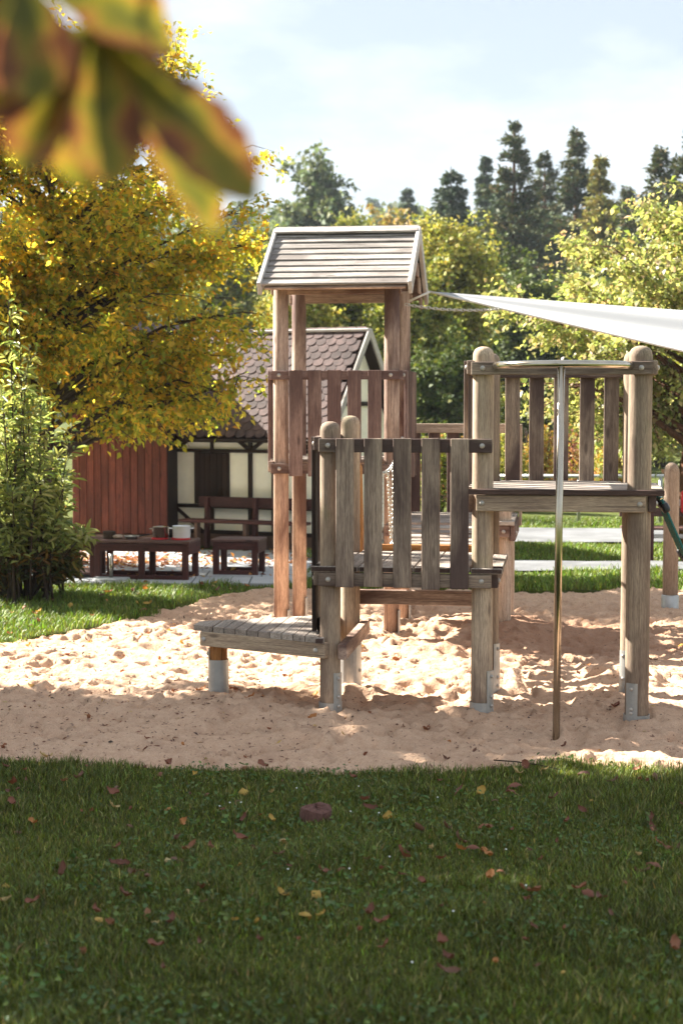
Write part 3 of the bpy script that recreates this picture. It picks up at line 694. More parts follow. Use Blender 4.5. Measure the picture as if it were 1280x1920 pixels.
for r_ in range(rows):
    for c_ in range(cols):
        u_ = UR2 - .05 - pw * (c_ + .5 + (.5 if r_ % 2 else 0))
        if u_ < UL2 + .05: continue
        y0 = exp_ * r_; p = h(u_, HD / 2 - run, eave_z) + slope * y0 + rn * (.006 + random.uniform(0, .004))
        M4 = Matrix((hu, (slope * math.cos(tilt) - rn * math.sin(tilt) * .6).normalized(), (rn * math.cos(tilt) + slope * math.sin(tilt) * .6).normalized())).transposed().to_4x4()
        M4.translation = p + rn * .018
        pxx = 640 + F * p.x / p.y
        if pxx > 300: link('tile', TM, rf, M4 @ Matrix.Rotation(random.gauss(0, .02), 4, 'Z'))
bar('ridge_cap', h(UL2, HD / 2, HR + .025), h(UR2 + .02, HD / 2, HR + .025), .13, .045, M_barge, house, Zz, .012)
for sl_, rn_, sg in ((slope, rn, -1), (slope2, rn2, 1)):
    bar('barge_board', h(UR2 + .012, HD / 2 + sg * (run + .02), eave_z - .03), h(UR2 + .012, HD / 2, HR + .01), .03, .10, M_barge, house, rn_, .003)
bar('gutter', h(UL2, HD / 2 - run - .03, eave_z - .02), h(UR2, HD / 2 - run - .03, eave_z - .02), .06, .05, M_timber, house, Zz, .015)
tube('downpipe', [h(-.36, HD / 2 - run - .03, eave_z - .03), h(-.28, -.1, eave_z - .13), h(-.07, -.06, eave_z - .24), h(-.05, -.06, eave_z - .40), h(-.05, -.06, .05)], .03, M_timber, house, 10)
# brown boarded barn
wa = at(136, 900, 21.55); wb2 = at(314, 900, 21.35); wa.z = wb2.z = 0
barn = empty('boarded_barn', wa, 0, 'barn with red brown vertical board wall beside the half timbered house', 'barn')
bd = (wb2 - wa).normalized(); bn = Vector((bd.y, -bd.x, 0)); bw = (wb2 - wa).length; nbd = 13
def bz(t): return 2.05 + 1.0 * (1 - abs(2 * t - 1))
V = []; bk = -bn * 3.2
for p in (wa - bn * .03, wb2 - bn * .03):
    for dpt in (Vector(), bk): V += [tuple(p + dpt + Zz * .18 - wa), tuple(p + dpt + Zz * 2.0 - wa)]
mid0 = (wa + wb2) / 2 - bn * .03 + Zz * 2.98 - wa; V += [tuple(mid0), tuple(mid0 + bk)]
me = bpy.data.meshes.new('wall'); me.from_pydata(V, [], [(0, 4, 5, 8, 1), (2, 3, 9, 7, 6), (0, 1, 3, 2), (4, 6, 7, 5)]); me.materials.append(M_timber); link('wall', me, barn, Matrix.Translation(wa))
for i in range(nbd):
    t = (i + .5) / nbd; p = wa.lerp(wb2, t)
    bar('wall_board', p + Zz * (.21 + random.gauss(0, .003)) + bn * random.uniform(-.004, .004), p + Zz * bz(t), bw / nbd - .007, .022, M_brownw, barn, bn, .004)
bar('plinth', wa - bn * .02 + Zz * .085 - bd * .01, wb2 - bn * .02 + Zz * .085, .23, .10, M_plinth, barn, bn, .004)
for sg in (0, 1):
    e0 = wa - bd * .25 if sg == 0 else wb2 + bd * .05; m0 = (wa + wb2) / 2
    a = (e0 + m0) / 2 + Zz * ((1.85 + 3.15) / 2 if sg == 0 else 2.62); dirv = (m0 + Zz * 3.12) - (e0 + Zz * (1.88 if sg == 0 else 2.1)); nn2 = dirv.cross(bn); nn2 = nn2 if nn2.z > 0 else -nn2
    bar('roof', a + bn * .2, a + bk, dirv.length, .06, M_tile, barn, nn2, 0)

# wall bench
wbn = empty('wall_bench', h(.9, -.45, 0), -HA, 'dark brown plank bench against the half timbered wall', 'bench')
def hb_(name, u0, u1, v_, z, w, t, hint): bar(name, h(u0, v_, z), h(u1, v_, z), w, t, M_brown, wbn, hint, .006)
zb_ = lambda py, v: None
hb_('seat_plank', .36, 2.2, -.50, .40, .13, .04, Zz); hb_('seat_plank', .36, 2.2, -.35, .40, .13, .04, Zz)
hb_('back_plank', .48, 2.2, -.20, .64, .14, .035, hv)
for u_ in (.62, 1.35, 2.05):
    bar('leg', h(u_, -.25, -.1), h(u_, -.22, .70), .09, .05, M_brown, wbn, hu); bar('leg', h(u_, -.5, -.1), h(u_, -.5, .38), .09, .05, M_plinth, wbn, hu)

# ------------------------------------------------------------------ tables, pots and small things on the terrace
def table(px0, px1, pyb, hgt, dep, rz, label, mids=(), shelf=False, mat=None):
    a = onz(px0, pyb); b = onz(px1, pyb); wdt = (b - a).length; mat = mat or M_brown
    e = empty('low_table', a, rz, label, 'table', None); x = Vector((math.cos(rz), math.sin(rz), 0)); y = Vector((-math.sin(rz), math.cos(rz), 0)); L = .065
    p = lambda u, v, z: a + x * u + y * v + Zz * z
    for u in [L / 2, wdt - L / 2] + [m * wdt for m in mids]:
        for v in (L / 2, dep - L / 2): bar('leg', p(u, v, -.05), p(u, v, hgt - .03), L, L, mat, e, y, .005)
    for v in (.018, dep - .018):
        bar('apron', p(.01, v - (.003 if v < .1 else -.003), hgt - .075), p(wdt - .01, v - (.003 if v < .1 else -.003), hgt - .075), .08, .03, mat, e, y, .003)
        if not shelf: bar('stretcher', p(.03, v + .01, .045), p(wdt - .03, v + .01, .045), .07, .035, mat, e, y, .004)
    bar('apron', p(wdt + .004, .0, hgt - .085), p(wdt + .004, dep, hgt - .085), .13, .02, mat, e, x, .003)
    nP = 4
    for k in range(nP):
        c = dep * (k + .5) / nP + 0; bar('top_plank', p(-.02, c, hgt - .012 + random.gauss(0, .001)), p(wdt + .02, c, hgt - .012), dep / nP - .006, .028, M_brown2, e, Zz, .004)
    if shelf:
        for k in range(4): bar('shelf_slat', p(.08 + k * (wdt - .16) / 3, .0, .08), p(.08 + k * (wdt - .16) / 3, dep, .08), .07, .025, M_brown2, e, Zz, .004)
    return e, p, wdt
M_brown2 = wood('worn_brown_top', (.20, .12, .10), (.13, .07, .06), (.06, .03, .027), .4, (.04, .02, .02), .55)
t1, tp1, tw1 = table(178, 357, 1091, .455, .50, R(-9), 'long dark brown table with three front legs holding the cooking pots', (.5,))
t2, tp2, tw2 = table(399, 484, 1083, .43, .45, R(-9), 'small square dark brown table standing clear on the paving', ())
t3, tp3, tw3 = table(118, 180, 1089, .46, .55, R(-4), 'dark brown table with a slatted lower shelf behind the leafy bush', (), True)
def pot(p, r, hh, mat, lab, red, handles=True):
    e = empty('cooking_pot', p, 0, lab, 'pot')
    link('body', lathe([(r * .96, 0), (r, .006), (r, hh), (r * 1.05, hh + .003), (r * 1.05, hh + .007), (r * .95, hh + .008), (r * .95, .012), (.001, .010)], 28, mat, 'body'), e, Matrix.Translation(p))
    if handles:
        for s in (-1, 1):
            c = Vector(p) + Vector((s * r, 0, hh * .82)); tube('handle', [c + Vector((0, -.03, 0)), c + Vector((s * .035, -.025, .004)), c + Vector((s * .035, .025, .004)), c + Vector((0, .03, 0))], .006, mat, e, 8)
    return e
tz = .455 + .004
for (px_, r_, hh_, mt_, lb_, rl_) in ((290, .088, .115, M_steel, 'shiny steel cooking pot standing on the long brown table', 'red round hob plate under the steel pot'), (330, .097, .125, M_enamel, 'white enamel pot with two handles on the long brown table', 'red round hob plate under the white pot')):
    fr = (onz(px_, 1091).x - onz(178, 1091).x); p = tp1(fr + .03, .24, tz)
    dsk = link('hob_plate', lathe([(r_ * 1.08, 0), (r_ * 1.1, .004), (r_ * 1.1, .014), (r_ * 1.04, .018)], 28, M_redp, 'hob_plate'), None, Matrix.Translation(p + Vector((-.012, 0, 0)))); tag(dsk, rl_, 'hob plate')
    pot(p + Zz * .019, r_, hh_, mt_, lb_, True)
p = tp1(.09, .25, tz); lg = link('wood_block', lathe([(.068, 0), (.072, .01), (.070, .05), (.073, .075), (.066, .082), (.001, .080)], 11, M_bark, 'wood_block', False), None, Matrix.Translation(p)); tag(lg, 'short bark covered wood block at the end of the long brown table', 'wood block')
p = tp1(.34, .28, tz); pn = empty('frying_pan', p, 0, 'small dark frying pan lying on the long brown table', 'pan')
link('body', lathe([(.06, 0), (.085, .03), (.088, .03), (.062, .006), (.001, .005)], 24, M_galv, 'body'), pn, Matrix.Translation(p)); tube('handle', [p + Vector((.08, 0, .028)), p + Vector((.20, .02, .045))], .008, M_black, pn, 8)
p = tp1(.20, .22, tz); st = link('stone', lathe([(.02, 0), (.045, .01), (.05, .03), (.03, .045), (.001, .048)], 9, M_pale, 'stone'), None, Matrix.Translation(p) @ Matrix.Scale(1.2, 4, (1, 0, 0))); tag(st, 'pale stone between wood block and frying pan on the table', 'stone')
# umbrella foot
p = onz(209, 1093); p.z = lz(p.x, p.y); uf = empty('umbrella_stand', p, 0, 'round concrete umbrella stand with a short steel tube in front of the tables', 'umbrella stand')
link('base', lathe([(.20, -.03), (.205, 0), (.205, .03), (.195, .042), (.001, .044)], 36, M_conc, 'base'), uf, Matrix.Translation(p)); tube('tube', [p + Zz * .04, p + Zz * .30], .022, M_steel, uf, 14)
# terrace slabs
ter = empty('terrace', (-2.6, 19, 0), 0, None, None); ter['kind'] = 'structure'
for i in range(9):
    for j in range(6):
        x0 = -4.4 + i * .62 + .1 * (j % 2); y0 = 17.35 + j * .66; p = Vector((x0, y0, .012 + random.uniform(0, .004)))
        if x0 > -.35 + .1 * j: continue
        link('paving_slab', boxmesh(.605, .645, .05, .006, M_slab), ter, Matrix.Translation(p - Zz * .03) @ Matrix.Rotation(random.gauss(0, .003), 4, 'Z'))
# stump in the lawn
p = onz(590, 1532, .04); p.z = lz(p.x, p.y)
prof = [(.075, -.05), (.078, 0), (.073, .05), (.071, .068), (.05, .078), (.001, .082)]
M_stump = wood('stump_wood', (.26, .13, .10), (.17, .08, .065), (.08, .035, .03), .5, (.05, .025, .02))
me = lathe(prof, 18, M_stump, 'tree_stump', False)
for v_ in me.vertices:
    a = math.atan2(v_.co.y, v_.co.x); k = 1 + .10 * math.sin(3 * a + 1) + random.gauss(0, .03); v_.co.x *= k; v_.co.y *= k * .85; v_.co.z += (.012 * math.sin(2 * a) if v_.co.z > .04 else 0) + random.gauss(0, .003)
tag(link('tree_stump', me, None, Matrix.Translation(p)), 'small reddish sawn wood stump poking out of the shaded lawn', 'stump')

# ------------------------------------------------------------------ blue slide behind the bush
p0 = at(-70, 1000, 19.5); sl_e = empty('plastic_slide', (p0.x, p0.y, 0), 0, 'bright blue plastic slide half hidden behind the leafy bush', 'slide')
A = at(-75, 940, 19.6); path = [at(-60, 985, 19.6), at(-20, 1012, 19.4), at(5, 1026, 19.2), at(28, 1043, 19.0), at(50, 1065, 18.8)]
V = []; Fc = []
for i, c in enumerate(path):
    for k in range(7):
        a = math.pi * (1 + k / 6); V.append(tuple(c + Vector((.10 * math.cos(a) * .5, .16 * math.cos(a), .10 * math.sin(a) + .06)) - path[0]))
for i in range(len(path) - 1):
    for k in range(6): b0 = i * 7 + k; Fc.append((b0, b0 + 1, b0 + 8, b0 + 7))
me = bpy.data.meshes.new('chute'); me.from_pydata(V, [], Fc); me.materials.append(M_blue); o = link('chute', me, sl_e, Matrix.Translation(path[0])); o.modifiers.new('solid', 'SOLIDIFY').thickness = .02
tube('leg', [path[0] - Zz * .05, Vector((path[0].x, path[0].y, -.1))], .025, M_blue, sl_e, 8); tube('leg', [path[2] - Zz * .05, Vector((path[2].x, path[2].y, -.1))], .025, M_blue, sl_e, 8)

# ------------------------------------------------------------------ paths, fence and seats on the right
def strip(name, pts, z, mat):
    V = []; Fc = []
    for (a, b) in pts:
        for e in (a, b): pp = onz(*e); V.append((pp.x, pp.y, lz(pp.x, pp.y) + z))
    for i in range(len(pts) - 1): Fc.append((2 * i, 2 * i + 2, 2 * i + 3, 2 * i + 1))
    me = bpy.data.meshes.new(name); me.from_pydata(V, [], Fc); me.materials.append(mat); return tag(link(name, me), kind='structure')
strip('path', [((x, 1071 + (x - 960) * .012), (x, 1053 + (x - 960) * .006)) for x in range(500, 2000, 60)], .035, M_path)
strip('path', [((x, 1022 - (x - 960) * .01), (x, 992 + max(0, x - 960) * .012)) for x in range(700, 2000, 60)], .03, M_path)
fe = empty('rail_fence', at(1000, 980, 26), 0, 'low tubular metal rail fence across the meadow behind the high platform', 'fence'); fy = 26.0
a = at(930, 893, fy); b = at(1500, 893, fy); tube('rail', [a, b], .03, M_galv, fe, 10)
for px_ in (935, 1085, 1238, 1400): c = at(px_, 893, fy); tube('post', [Vector((c.x, c.y, -.1)), c], .03, M_galv, fe, 10)
pb = onz(1216, 1052); pbE = empty('garden_bench', pb, 0, 'brown slatted garden bench beside the path beyond the log post', 'bench'); bx = lambda u, v, z: pb + Vector((u, v, z))
for u in (0.02, 1.2):
    bar('leg', bx(u, 0, -.05), bx(u, 0, .62), .06, .06, M_brown, pbE, (0, 1, 0)); bar('leg', bx(u, .4, -.05), bx(u, .42, .72), .06, .06, M_brown, pbE, (0, 1, 0))
for k in range(3): bar('seat_slat', bx(-.3, .05 + .14 * k, .40), bx(1.5, .05 + .14 * k, .40), .12, .03, M_brown2, pbE, Zz)
bar('front_rail', bx(0, -.01, .31), bx(1.25, -.01, .31), .05, .03, M_barge, pbE, (0, 1, 0)); bar('back_slat', bx(-.3, .44, .58), bx(1.5, .44, .58), .11, .03, M_brown2, pbE, (0, 1, 0)); bar('back_slat', bx(-.3, .44, .70), bx(1.5, .44, .70), .08, .03, M_barge, pbE, (0, 1, 0))
cu = link('cushion', boxmesh(.7, .10, .30, .03, M_redp), None, frame(bx(.82, .405, .56), bx(.82, .405, .9), (0, 1, 0))); tag(cu, 'red cushion leaning on the back of the brown garden bench', 'cushion')
# ------------------------------------------------------------------ foliage tools
def unit(v): return v / (np.linalg.norm(v, axis=-1, keepdims=True) + 1e-9)
def leaves_mesh(name, P, D, Nn, L, Wd, C, mat, fold=.25, k=4):
    """one blade per row: base P, direction D, normal Nn, length L, width Wd, tint C"""
    D = unit(D); X = unit(np.cross(D, Nn)); Nn = np.cross(X, D); L = L[:, None]; Wd = Wd[:, None]; n = len(P)
    if k == 4:
        vs_ = [P, P + D * L * .45 + X * Wd * .5 + Nn * Wd * fold, P + D * L - Nn * L * .08, P + D * L * .45 - X * Wd * .5 + Nn * Wd * fold]
        f = np.arange(n)[:, None] * 4 + np.arange(4)[None]
    else:       # six-point leaf folded along its midrib
        vs_ = [P, P + D * L * .30 + X * Wd * .48 + Nn * Wd * fold, P + D * L * .68 + X * Wd * .38 + Nn * Wd * fold * .6, P + D * L - Nn * L * .16,
               P + D * L * .68 - X * Wd * .38 + Nn * Wd * fold * .6, P + D * L * .30 - X * Wd * .48 + Nn * Wd * fold]
        i = np.arange(n)[:, None] * 6
        f = np.concatenate([i + np.array([[0, 1, 2, 3]]), i + np.array([[0, 3, 4, 5]])])
    V = np.stack(vs_, 1).reshape(-1, 3); kk = 4 if k == 4 else 6
    return big(name, V, f, mat, np.repeat(C, kk, 0))
def tubes_mesh(name, segs, mat):
    V = []; Fc = []
    for path, rad, n in segs:
        v, f = tube_arrays(path, rad, n); b = len(V); V += v; Fc += [tuple(i + b for i in q_) for q_ in f]
    me = bpy.data.meshes.new(name); me.from_pydata(V, [], Fc); me.materials.append(mat)
    for p in me.polygons: p.use_smooth = len(p.vertices) == 4
    return me
def pick(pal, n, r, jit=.18):
    pal = np.array(pal); w = pal[:, 3] / pal[:, 3].sum(); c = pal[r.choice(len(pal), n, p=w), :3]
    return np.clip(c * np.exp(r.normal(0, jit, (n, 1))) * np.exp(r.normal(0, jit * .35, (n, 3))), 0, 1)
def lump(d, r, amp, nl=16):
    """uneven crown outline: a radius factor for each direction"""
    c = unit(r.normal(size=(nl, 3))); a = r.uniform(-.6, 1, nl); s = 0
    for i in range(nl): s = s + a[i] * np.exp(4.5 * (d @ c[i] - 1))
    s = s - np.mean(s)
    return 1 + np.clip(amp * s, -amp * 1.2, amp * .8)
def broadleaf(name, base, hgt, cc, rad, seed, pal, label, group=None, nb=34, ns=7, nt=6, lp=9, ls=.07, asp=.55, tr=.12, mat=None, bark=None, flat=.55, twig=.32, sub=.9, amp=.22, k=4, droop=.25, fill=.35, limbs=True, cat='tree', trunk_to=None, keep=None):
    r = np.random.default_rng(seed); base = np.array(base, float); cc = np.array(cc, float); rad = np.array(rad, float)
    e = empty(name, base, 0, label, cat, group)
    top = np.array(trunk_to if trunk_to is not None else [cc[0], cc[1], cc[2] + rad[2] * .35]); segs = []
    tp = [base - [0, 0, .2]] + [base + (top - base) * t + r.normal(0, .05, 3) * hgt * .12 * np.array([1, 1, 0]) for t in (.25, .5, .75)] + [top]
    segs.append((tp, [tr * 1.3, tr, tr * .8, tr * .5, tr * .2], 9))
    d = unit(r.normal(size=(nb, 3))); d[:, 2] = np.where(d[:, 2] < -.75, -d[:, 2], d[:, 2])
    rr = r.random(nb) ** fill; E = cc + d * rad * (rr * lump(d, r, amp))[:, None]
    zlo = base[2] + (cc[2] - rad[2] - base[2]) * .75
    SP = []; SD = []; tw_segs = []
    for i in range(nb):
        hz = np.clip(E[i, 2] - .35 * np.linalg.norm(E[i, :2] - base[:2]) - .2, zlo, top[2] * .98); t = (hz - base[2]) / (top[2] - base[2]); s = base + (top - base) * t
        m_ = (s + E[i]) / 2 + np.array([0, 0, .12 * np.linalg.norm(E[i] - s)]) + r.normal(0, .06, 3) * np.linalg.norm(E[i] - s)
        bz_ = lambda u: (1 - u) ** 2 * s + 2 * u * (1 - u) * m_ + u * u * E[i]
        r0 = tr * .42 * (1 - .5 * t)
        if limbs: segs.append(([bz_(u) for u in (0, .33, .66, 1)], [r0, r0 * .7, r0 * .45, r0 * .15], 6))
        bdir = unit(E[i] - s)
        for j in range(ns):
            u = .35 + .65 * (j + r.random()) / ns; p = bz_(u); out = unit((p - cc) / rad)
            dd_ = unit(bdir * .5 + out * .7 + r.normal(0, .75, 3) * np.array([1, 1, flat])); ln = sub * r.uniform(.5, 1.1)
            q1 = p + dd_ * ln * .5 + r.normal(0, .04, 3); q2 = p + dd_ * ln + np.array([0, 0, -.08 * ln])
            if limbs: segs.append(([p, q1, q2], [r0 * .28, r0 * .18, r0 * .06], 4))
            for kx in range(nt):
                v = (kx + r.random()) / nt; tp_ = p + (q2 - p) * (.15 + .85 * v); td = unit(dd_ * .6 + r.normal(0, .8, 3) * np.array([1, 1, flat]) - np.array([0, 0, droop * .5])); SP.append(tp_); SD.append(td)
    SP = np.array(SP); SD = np.array(SD); nT = len(SP); tl = twig * r.uniform(.5, 1.2, nT)
    f = (np.arange(lp)[None] + r.random((nT, lp))) / lp
    P = SP[:, None] + SD[:, None] * (tl[:, None] * f)[..., None] + r.normal(0, .03 * twig / .3, (nT, lp, 3)); P = P.reshape(-1, 3)
    P[:, 2] -= (f.reshape(-1) ** 2) * np.repeat(tl, lp) * droop
    side = unit(r.normal(size=P.shape)); Dr = unit(np.repeat(SD, lp, 0) * .6 + side * .9 - np.array([0, 0, droop]))
    Nm = unit(r.normal(0, .7, P.shape) + np.array([0, 0, 1.0])); n = len(P); Ls = ls * r.uniform(.6, 1.25, n)
    C = pick(pal, n, r); tint = np.repeat(np.exp(r.normal(0, .14, nT)), lp)[:, None]; C = np.clip(C * tint, 0, 1)
    if keep is not None: kk = keep(P); P, Dr, Nm, Ls, C = P[kk], Dr[kk], Nm[kk], Ls[kk], C[kk]; n = len(P)
    link('trunk', tubes_mesh('trunk', segs, bark or M_bark), e, Matrix.Identity(4))
    cr_ = link('crown', leaves_mesh('crown', P, Dr, Nm, Ls, Ls * asp * r.uniform(.8, 1.2, n), C, mat or M_leaf, .2, k), e, Matrix.Identity(4))
    cr_['kind'] = 'stuff'
    return e
def conifer(name, base, hgt, wid, seed, pal, label, group, style='spruce', bark=None, z0=.12, n_lv=26):
    r = np.random.default_rng(seed); base = np.array(base, float); e = empty(name, base, 0, label, 'tree', group); tr = hgt * .013
    lean = r.normal(0, .012, 2); ax = lambda z: base + np.array([lean[0] * z, lean[1] * z, z])
    segs = [([ax(-.3), ax(hgt * .4), ax(hgt * .8), ax(hgt)], [tr * 1.4, tr, tr * .5, tr * .1], 7)]; P = []; D = []; Lf = []; Wf = []
    for i in range(n_lv):
        t = z0 + (1 - z0) * (i + r.random() * .6) / n_lv; z = hgt * t
        if style == 'spruce': Rr = wid * (1 - t) ** .7 + .08; nbz = 8; up_ = -.18
        elif style == 'larch': Rr = wid * min(1, (1 - t) * 1.6) * r.uniform(.7, 1.1) + .1; nbz = 7; up_ = .05
        else: Rr = wid * min(1, ((1 - t) * 1.7) ** .9) * r.uniform(.45, 1.2) + .10; nbz = 7; up_ = .06
        for b in range(nbz):
            if style == 'pine' and r.random() < .22: continue
            a = r.uniform(0, 6.283); ln = Rr * r.uniform(.6, 1.12); dv = np.array([math.cos(a), math.sin(a), up_ + r.normal(0, .08)]); s = ax(z); en = s + dv * ln
            segs.append(([s, en], [tr * .22, tr * .05], 3)); m = int(8 + ln * 11)
            if style == 'pine': f = r.uniform(.22, 1.05, m)
            else: f = r.uniform(.1, 1.05, m)
            sd = np.array([-dv[1], dv[0], 0]); o = r.normal(0, 1, m) * .16 * ln * (1.1 - f * .4)
            pp = s + dv * (ln * f)[:, None] + sd * o[:, None]; pp[:, 2] += r.normal(0, .06, m) * (1.6 if style == 'pine' else 1) - (.10 * ln * f ** 2 if style == 'spruce' else 0)
            P.append(pp); D.append(dv * .8 + sd * np.sign(o)[:, None] * .7 + r.normal(0, .35, (m, 3)) + (np.array([0, 0, .25]) if style == 'pine' else np.array([0, 0, -.15])))
    P = np.concatenate(P); D = np.concatenate(D); n = len(P); rep = 5
    tz_ = np.repeat((P[:, 2] - base[2]) / hgt, rep); P = np.repeat(P, rep, 0) + r.normal(0, .09, (n * rep, 3)) * (hgt / 14) * (1.5 - 1.1 * tz_)[:, None]; D = np.repeat(D, rep, 0) + r.normal(0, .4, (n * rep, 3)); n = len(P)
    L = hgt / 14 * r.uniform(.18, .42, n) * (1.45 - .75 * tz_); C = pick(pal, n, r, .25)
    link('trunk', tubes_mesh('trunk', segs, bark or M_bark), e, Matrix.Identity(4))
    c = link('crown', leaves_mesh('crown', P, D, unit(r.normal(0, .6, P.shape) + [0, 0, 1]), L, L * r.uniform(.28, .5, n), C, M_needle), e, Matrix.Identity(4)); c['kind'] = 'stuff'
    return e

# ------------------------------------------------------------------ trees
YEL = [(.64, .42, .05, 3), (.68, .52, .09, 3), (.50, .42, .06, 3), (.34, .36, .06, 3.5), (.22, .27, .05, 3), (.66, .34, .06, .5)]
broadleaf('yellow_tree', (-3.6, 19.4, 0), 6.8, (-3.45, 19.4, 3.85), (3.0, 1.7, 3.0), 5, YEL, 'broad tree in yellow autumn leaf beside the barn and house', None, 135, 9, 6, 11, .092, .55, .11, flat=.42, twig=.36, sub=.62, amp=.14, droop=.35, fill=.42, keep=lambda P: P[:, 2] > 1.6 + .5 * vnoise(P[:, 0] * 2.2, P[:, 1] * 2.2, 40))
GRN = [(.38, .39, .14, 3), (.28, .31, .10, 3), (.46, .43, .20, 2), (.17, .20, .06, 2), (.52, .38, .24, .9)]
broadleaf('light_green_tree', (4.58, 21.2, 0), 6.0, (4.75, 21.0, 2.9), (2.45, 2.1, 1.55), 9, GRN, 'light green broadleaf tree with reddish trunk reaching behind the shade sail', None, 64, 9, 7, 14, .088, .62, .17, mat=M_leafg, bark=M_barkred, flat=.4, twig=.40, sub=.8, amp=.12, droop=.3, fill=.45)
# trees just outside the picture: one throws the shade over the lawn, one carries the leaf by the lens
CHE = [(.14, .10, .015, 2), (.20, .09, .02, 2), (.10, .12, .02, 3), (.25, .16, .03, 1)]
broadleaf('chestnut_tree', (-7.58, 12.05, 0), 9, (-7.58, 12.05, 5.7), (2.9, 2.7, 3.8), 31, CHE, 'dense chestnut tree left of the sand that shades the front lawn', 'chestnut trees around the lawn', 110, 7, 6, 9, .19, .6, .2, flat=.6, twig=.4, sub=.7, amp=.08, fill=.40)
TGR = [(.18, .21, .045, 3), (.27, .28, .06, 3), (.36, .34, .08, 2), (.10, .13, .035, 1.5)]
TYE = [(.42, .40, .09, 3), (.32, .33, .07, 2), (.50, .42, .12, 1.5), (.19, .21, .05, 1.2)]
broadleaf('chestnut_tree', (-5.4, 8.5, 0), 8, (-5.4, 8.5, 5.7), (1.9, 1.7, 2.2), 32, CHE, 'chestnut tree added out of view to extend the shade over the front lawn', 'chestnut trees around the lawn', 60, 7, 6, 8, .19, .6, .13, flat=.6, twig=.4, sub=.6, amp=.08, fill=.40)  # second tree outside the view, added to carry the shade further over the lawn
TDK = [(.06, .09, .025, 3), (.09, .12, .03, 3), (.13, .15, .04, 1.5)]
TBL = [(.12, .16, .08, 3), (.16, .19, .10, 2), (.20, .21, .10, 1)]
def mid(px, ytop, Y, wpx, zc0, seed, pal, lab, n=1.0, nm='broadleaf_tree'):
    p = at(px, ytop, Y); x = p.x; top = p.z; gz = lz(x, Y); rx = wpx / F * Y; zb = zc0; rz = (top - zb) / 2
    broadleaf(nm, (x, Y, gz), top, (x, Y, zb + rz), (rx, rx * .9, rz), seed, pal, lab, 'trees behind the playground', int(42 * n), 6, 5, 14, .0028 * Y + .02, .7, .018 * top + .05, mat=M_far, flat=.7, twig=.012 * Y, sub=.022 * Y, amp=.30, fill=.45)
mid(835, 368, 41, 95, .3, 41, TYE, 'tall yellow green tree right behind the roofed tower', 1.5)
mid(770, 520, 38, 75, .2, 42, TGR, 'round green tree seen under the tower roof on the right', 1.1)
mid(650, 470, 43, 95, .2, 43, TGR, 'full green tree filling the view between the tower posts', 1.4)
mid(560, 500, 39, 70, .2, 44, TYE, 'pale green bushy tree left of the tower posts', 1.1)
mid(725, 405, 58, 55, 1, 45, [(.40, .28, .10, 2), (.28, .26, .08, 2)], 'golden tinted tree peeping over the tower roof', .9)
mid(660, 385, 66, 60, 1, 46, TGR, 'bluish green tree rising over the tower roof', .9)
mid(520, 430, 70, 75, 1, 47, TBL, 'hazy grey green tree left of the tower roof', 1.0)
mid(900, 470, 52, 85, .3, 48, TDK, 'dark green tree in shade behind the sail tip', 1.2)
mid(985, 520, 47, 95, .2, 49, TDK, 'dark tree behind the high platform', 1.2)
mid(1110, 500, 55, 110, .2, 50, TDK, 'dark tree behind the light green tree', 1.2)
mid(1240, 480, 50, 110, .2, 51, TGR, 'green tree at the far right behind the light green tree', 1.2)
mid(400, 380, 60, 120, .5, 52, TGR, 'green tree far behind the yellow tree', 1.1)
mid(170, 330, 56, 140, .5, 53, TGR, 'large green tree far behind the barn', 1.1)
mid(840, 640, 36, 60, .0, 54, TDK, 'low dark tree above the rear platform rail', .9)
mid(-60, 420, 48, 130, .3, 55, TGR, 'green tree far beyond the leafy bush', 1.0)
mid(1400, 430, 44, 130, .2, 56, TYE, 'pale tree beyond the far sail post', 1.0)
# tall slender tree and the conifers
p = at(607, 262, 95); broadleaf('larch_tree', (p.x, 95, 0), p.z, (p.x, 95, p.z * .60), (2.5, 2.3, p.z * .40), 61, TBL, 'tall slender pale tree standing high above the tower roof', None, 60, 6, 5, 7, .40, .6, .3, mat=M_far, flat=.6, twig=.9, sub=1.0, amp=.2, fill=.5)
SPR = [(.04, .075, .04, 3), (.06, .09, .045, 3), (.09, .11, .05, 1)]; PIN = [(.06, .09, .045, 3), (.10, .115, .055, 3), (.15, .13, .06, 1.2)]; LAR = [(.30, .26, .07, 3), (.20, .21, .07, 2)]
for i, (px, yt, Y, wpx, st, pal, lab) in enumerate([
        (845, 312, 78, 62, 'spruce', SPR, 'broad dark spruce above the yellow green tree'), (911, 292, 96, 24, 'spruce', SPR, 'thin pointed spruce between the broad spruce and the tallest pine'),
        (970, 230, 72, 40, 'pine', PIN, 'tallest pine with bare reddish trunk'), (1028, 288, 80, 40, 'pine', PIN, 'shorter dark pine just right of the tallest pine'),
        (1080, 246, 76, 42, 'pine', PIN, 'tall pine with narrow tip beside the golden larch'), (1133, 285, 68, 40, 'larch', LAR, 'golden larch between the dark pines'),
        (1245, 275, 62, 62, 'pine', PIN, 'open branched pine with gaps above the light green tree'), (1300, 225, 60, 60, 'pine', PIN, 'tall dark pine above the shade sail at the right'),
        (1180, 350, 84, 45, 'pine', PIN, 'low pine behind the golden larch'), (760, 352, 120, 34, 'spruce', SPR, 'distant spruce above the ridge of the tower roof'), (935, 330, 88, 40, 'spruce', SPR, 'dark spruce leaning behind the tallest pine')]):
    p = at(px, yt, Y); g = lz(p.x, Y); conifer('conifer', (p.x, Y, g), p.z - g, (3.0 if st == 'pine' else 2.5) * wpx / F * Y, 70 + i, pal, lab, 'conifers on the skyline', st, M_barkred if st == 'pine' else None, .22 if st == 'pine' else .08, 29 if st == 'pine' else 34)
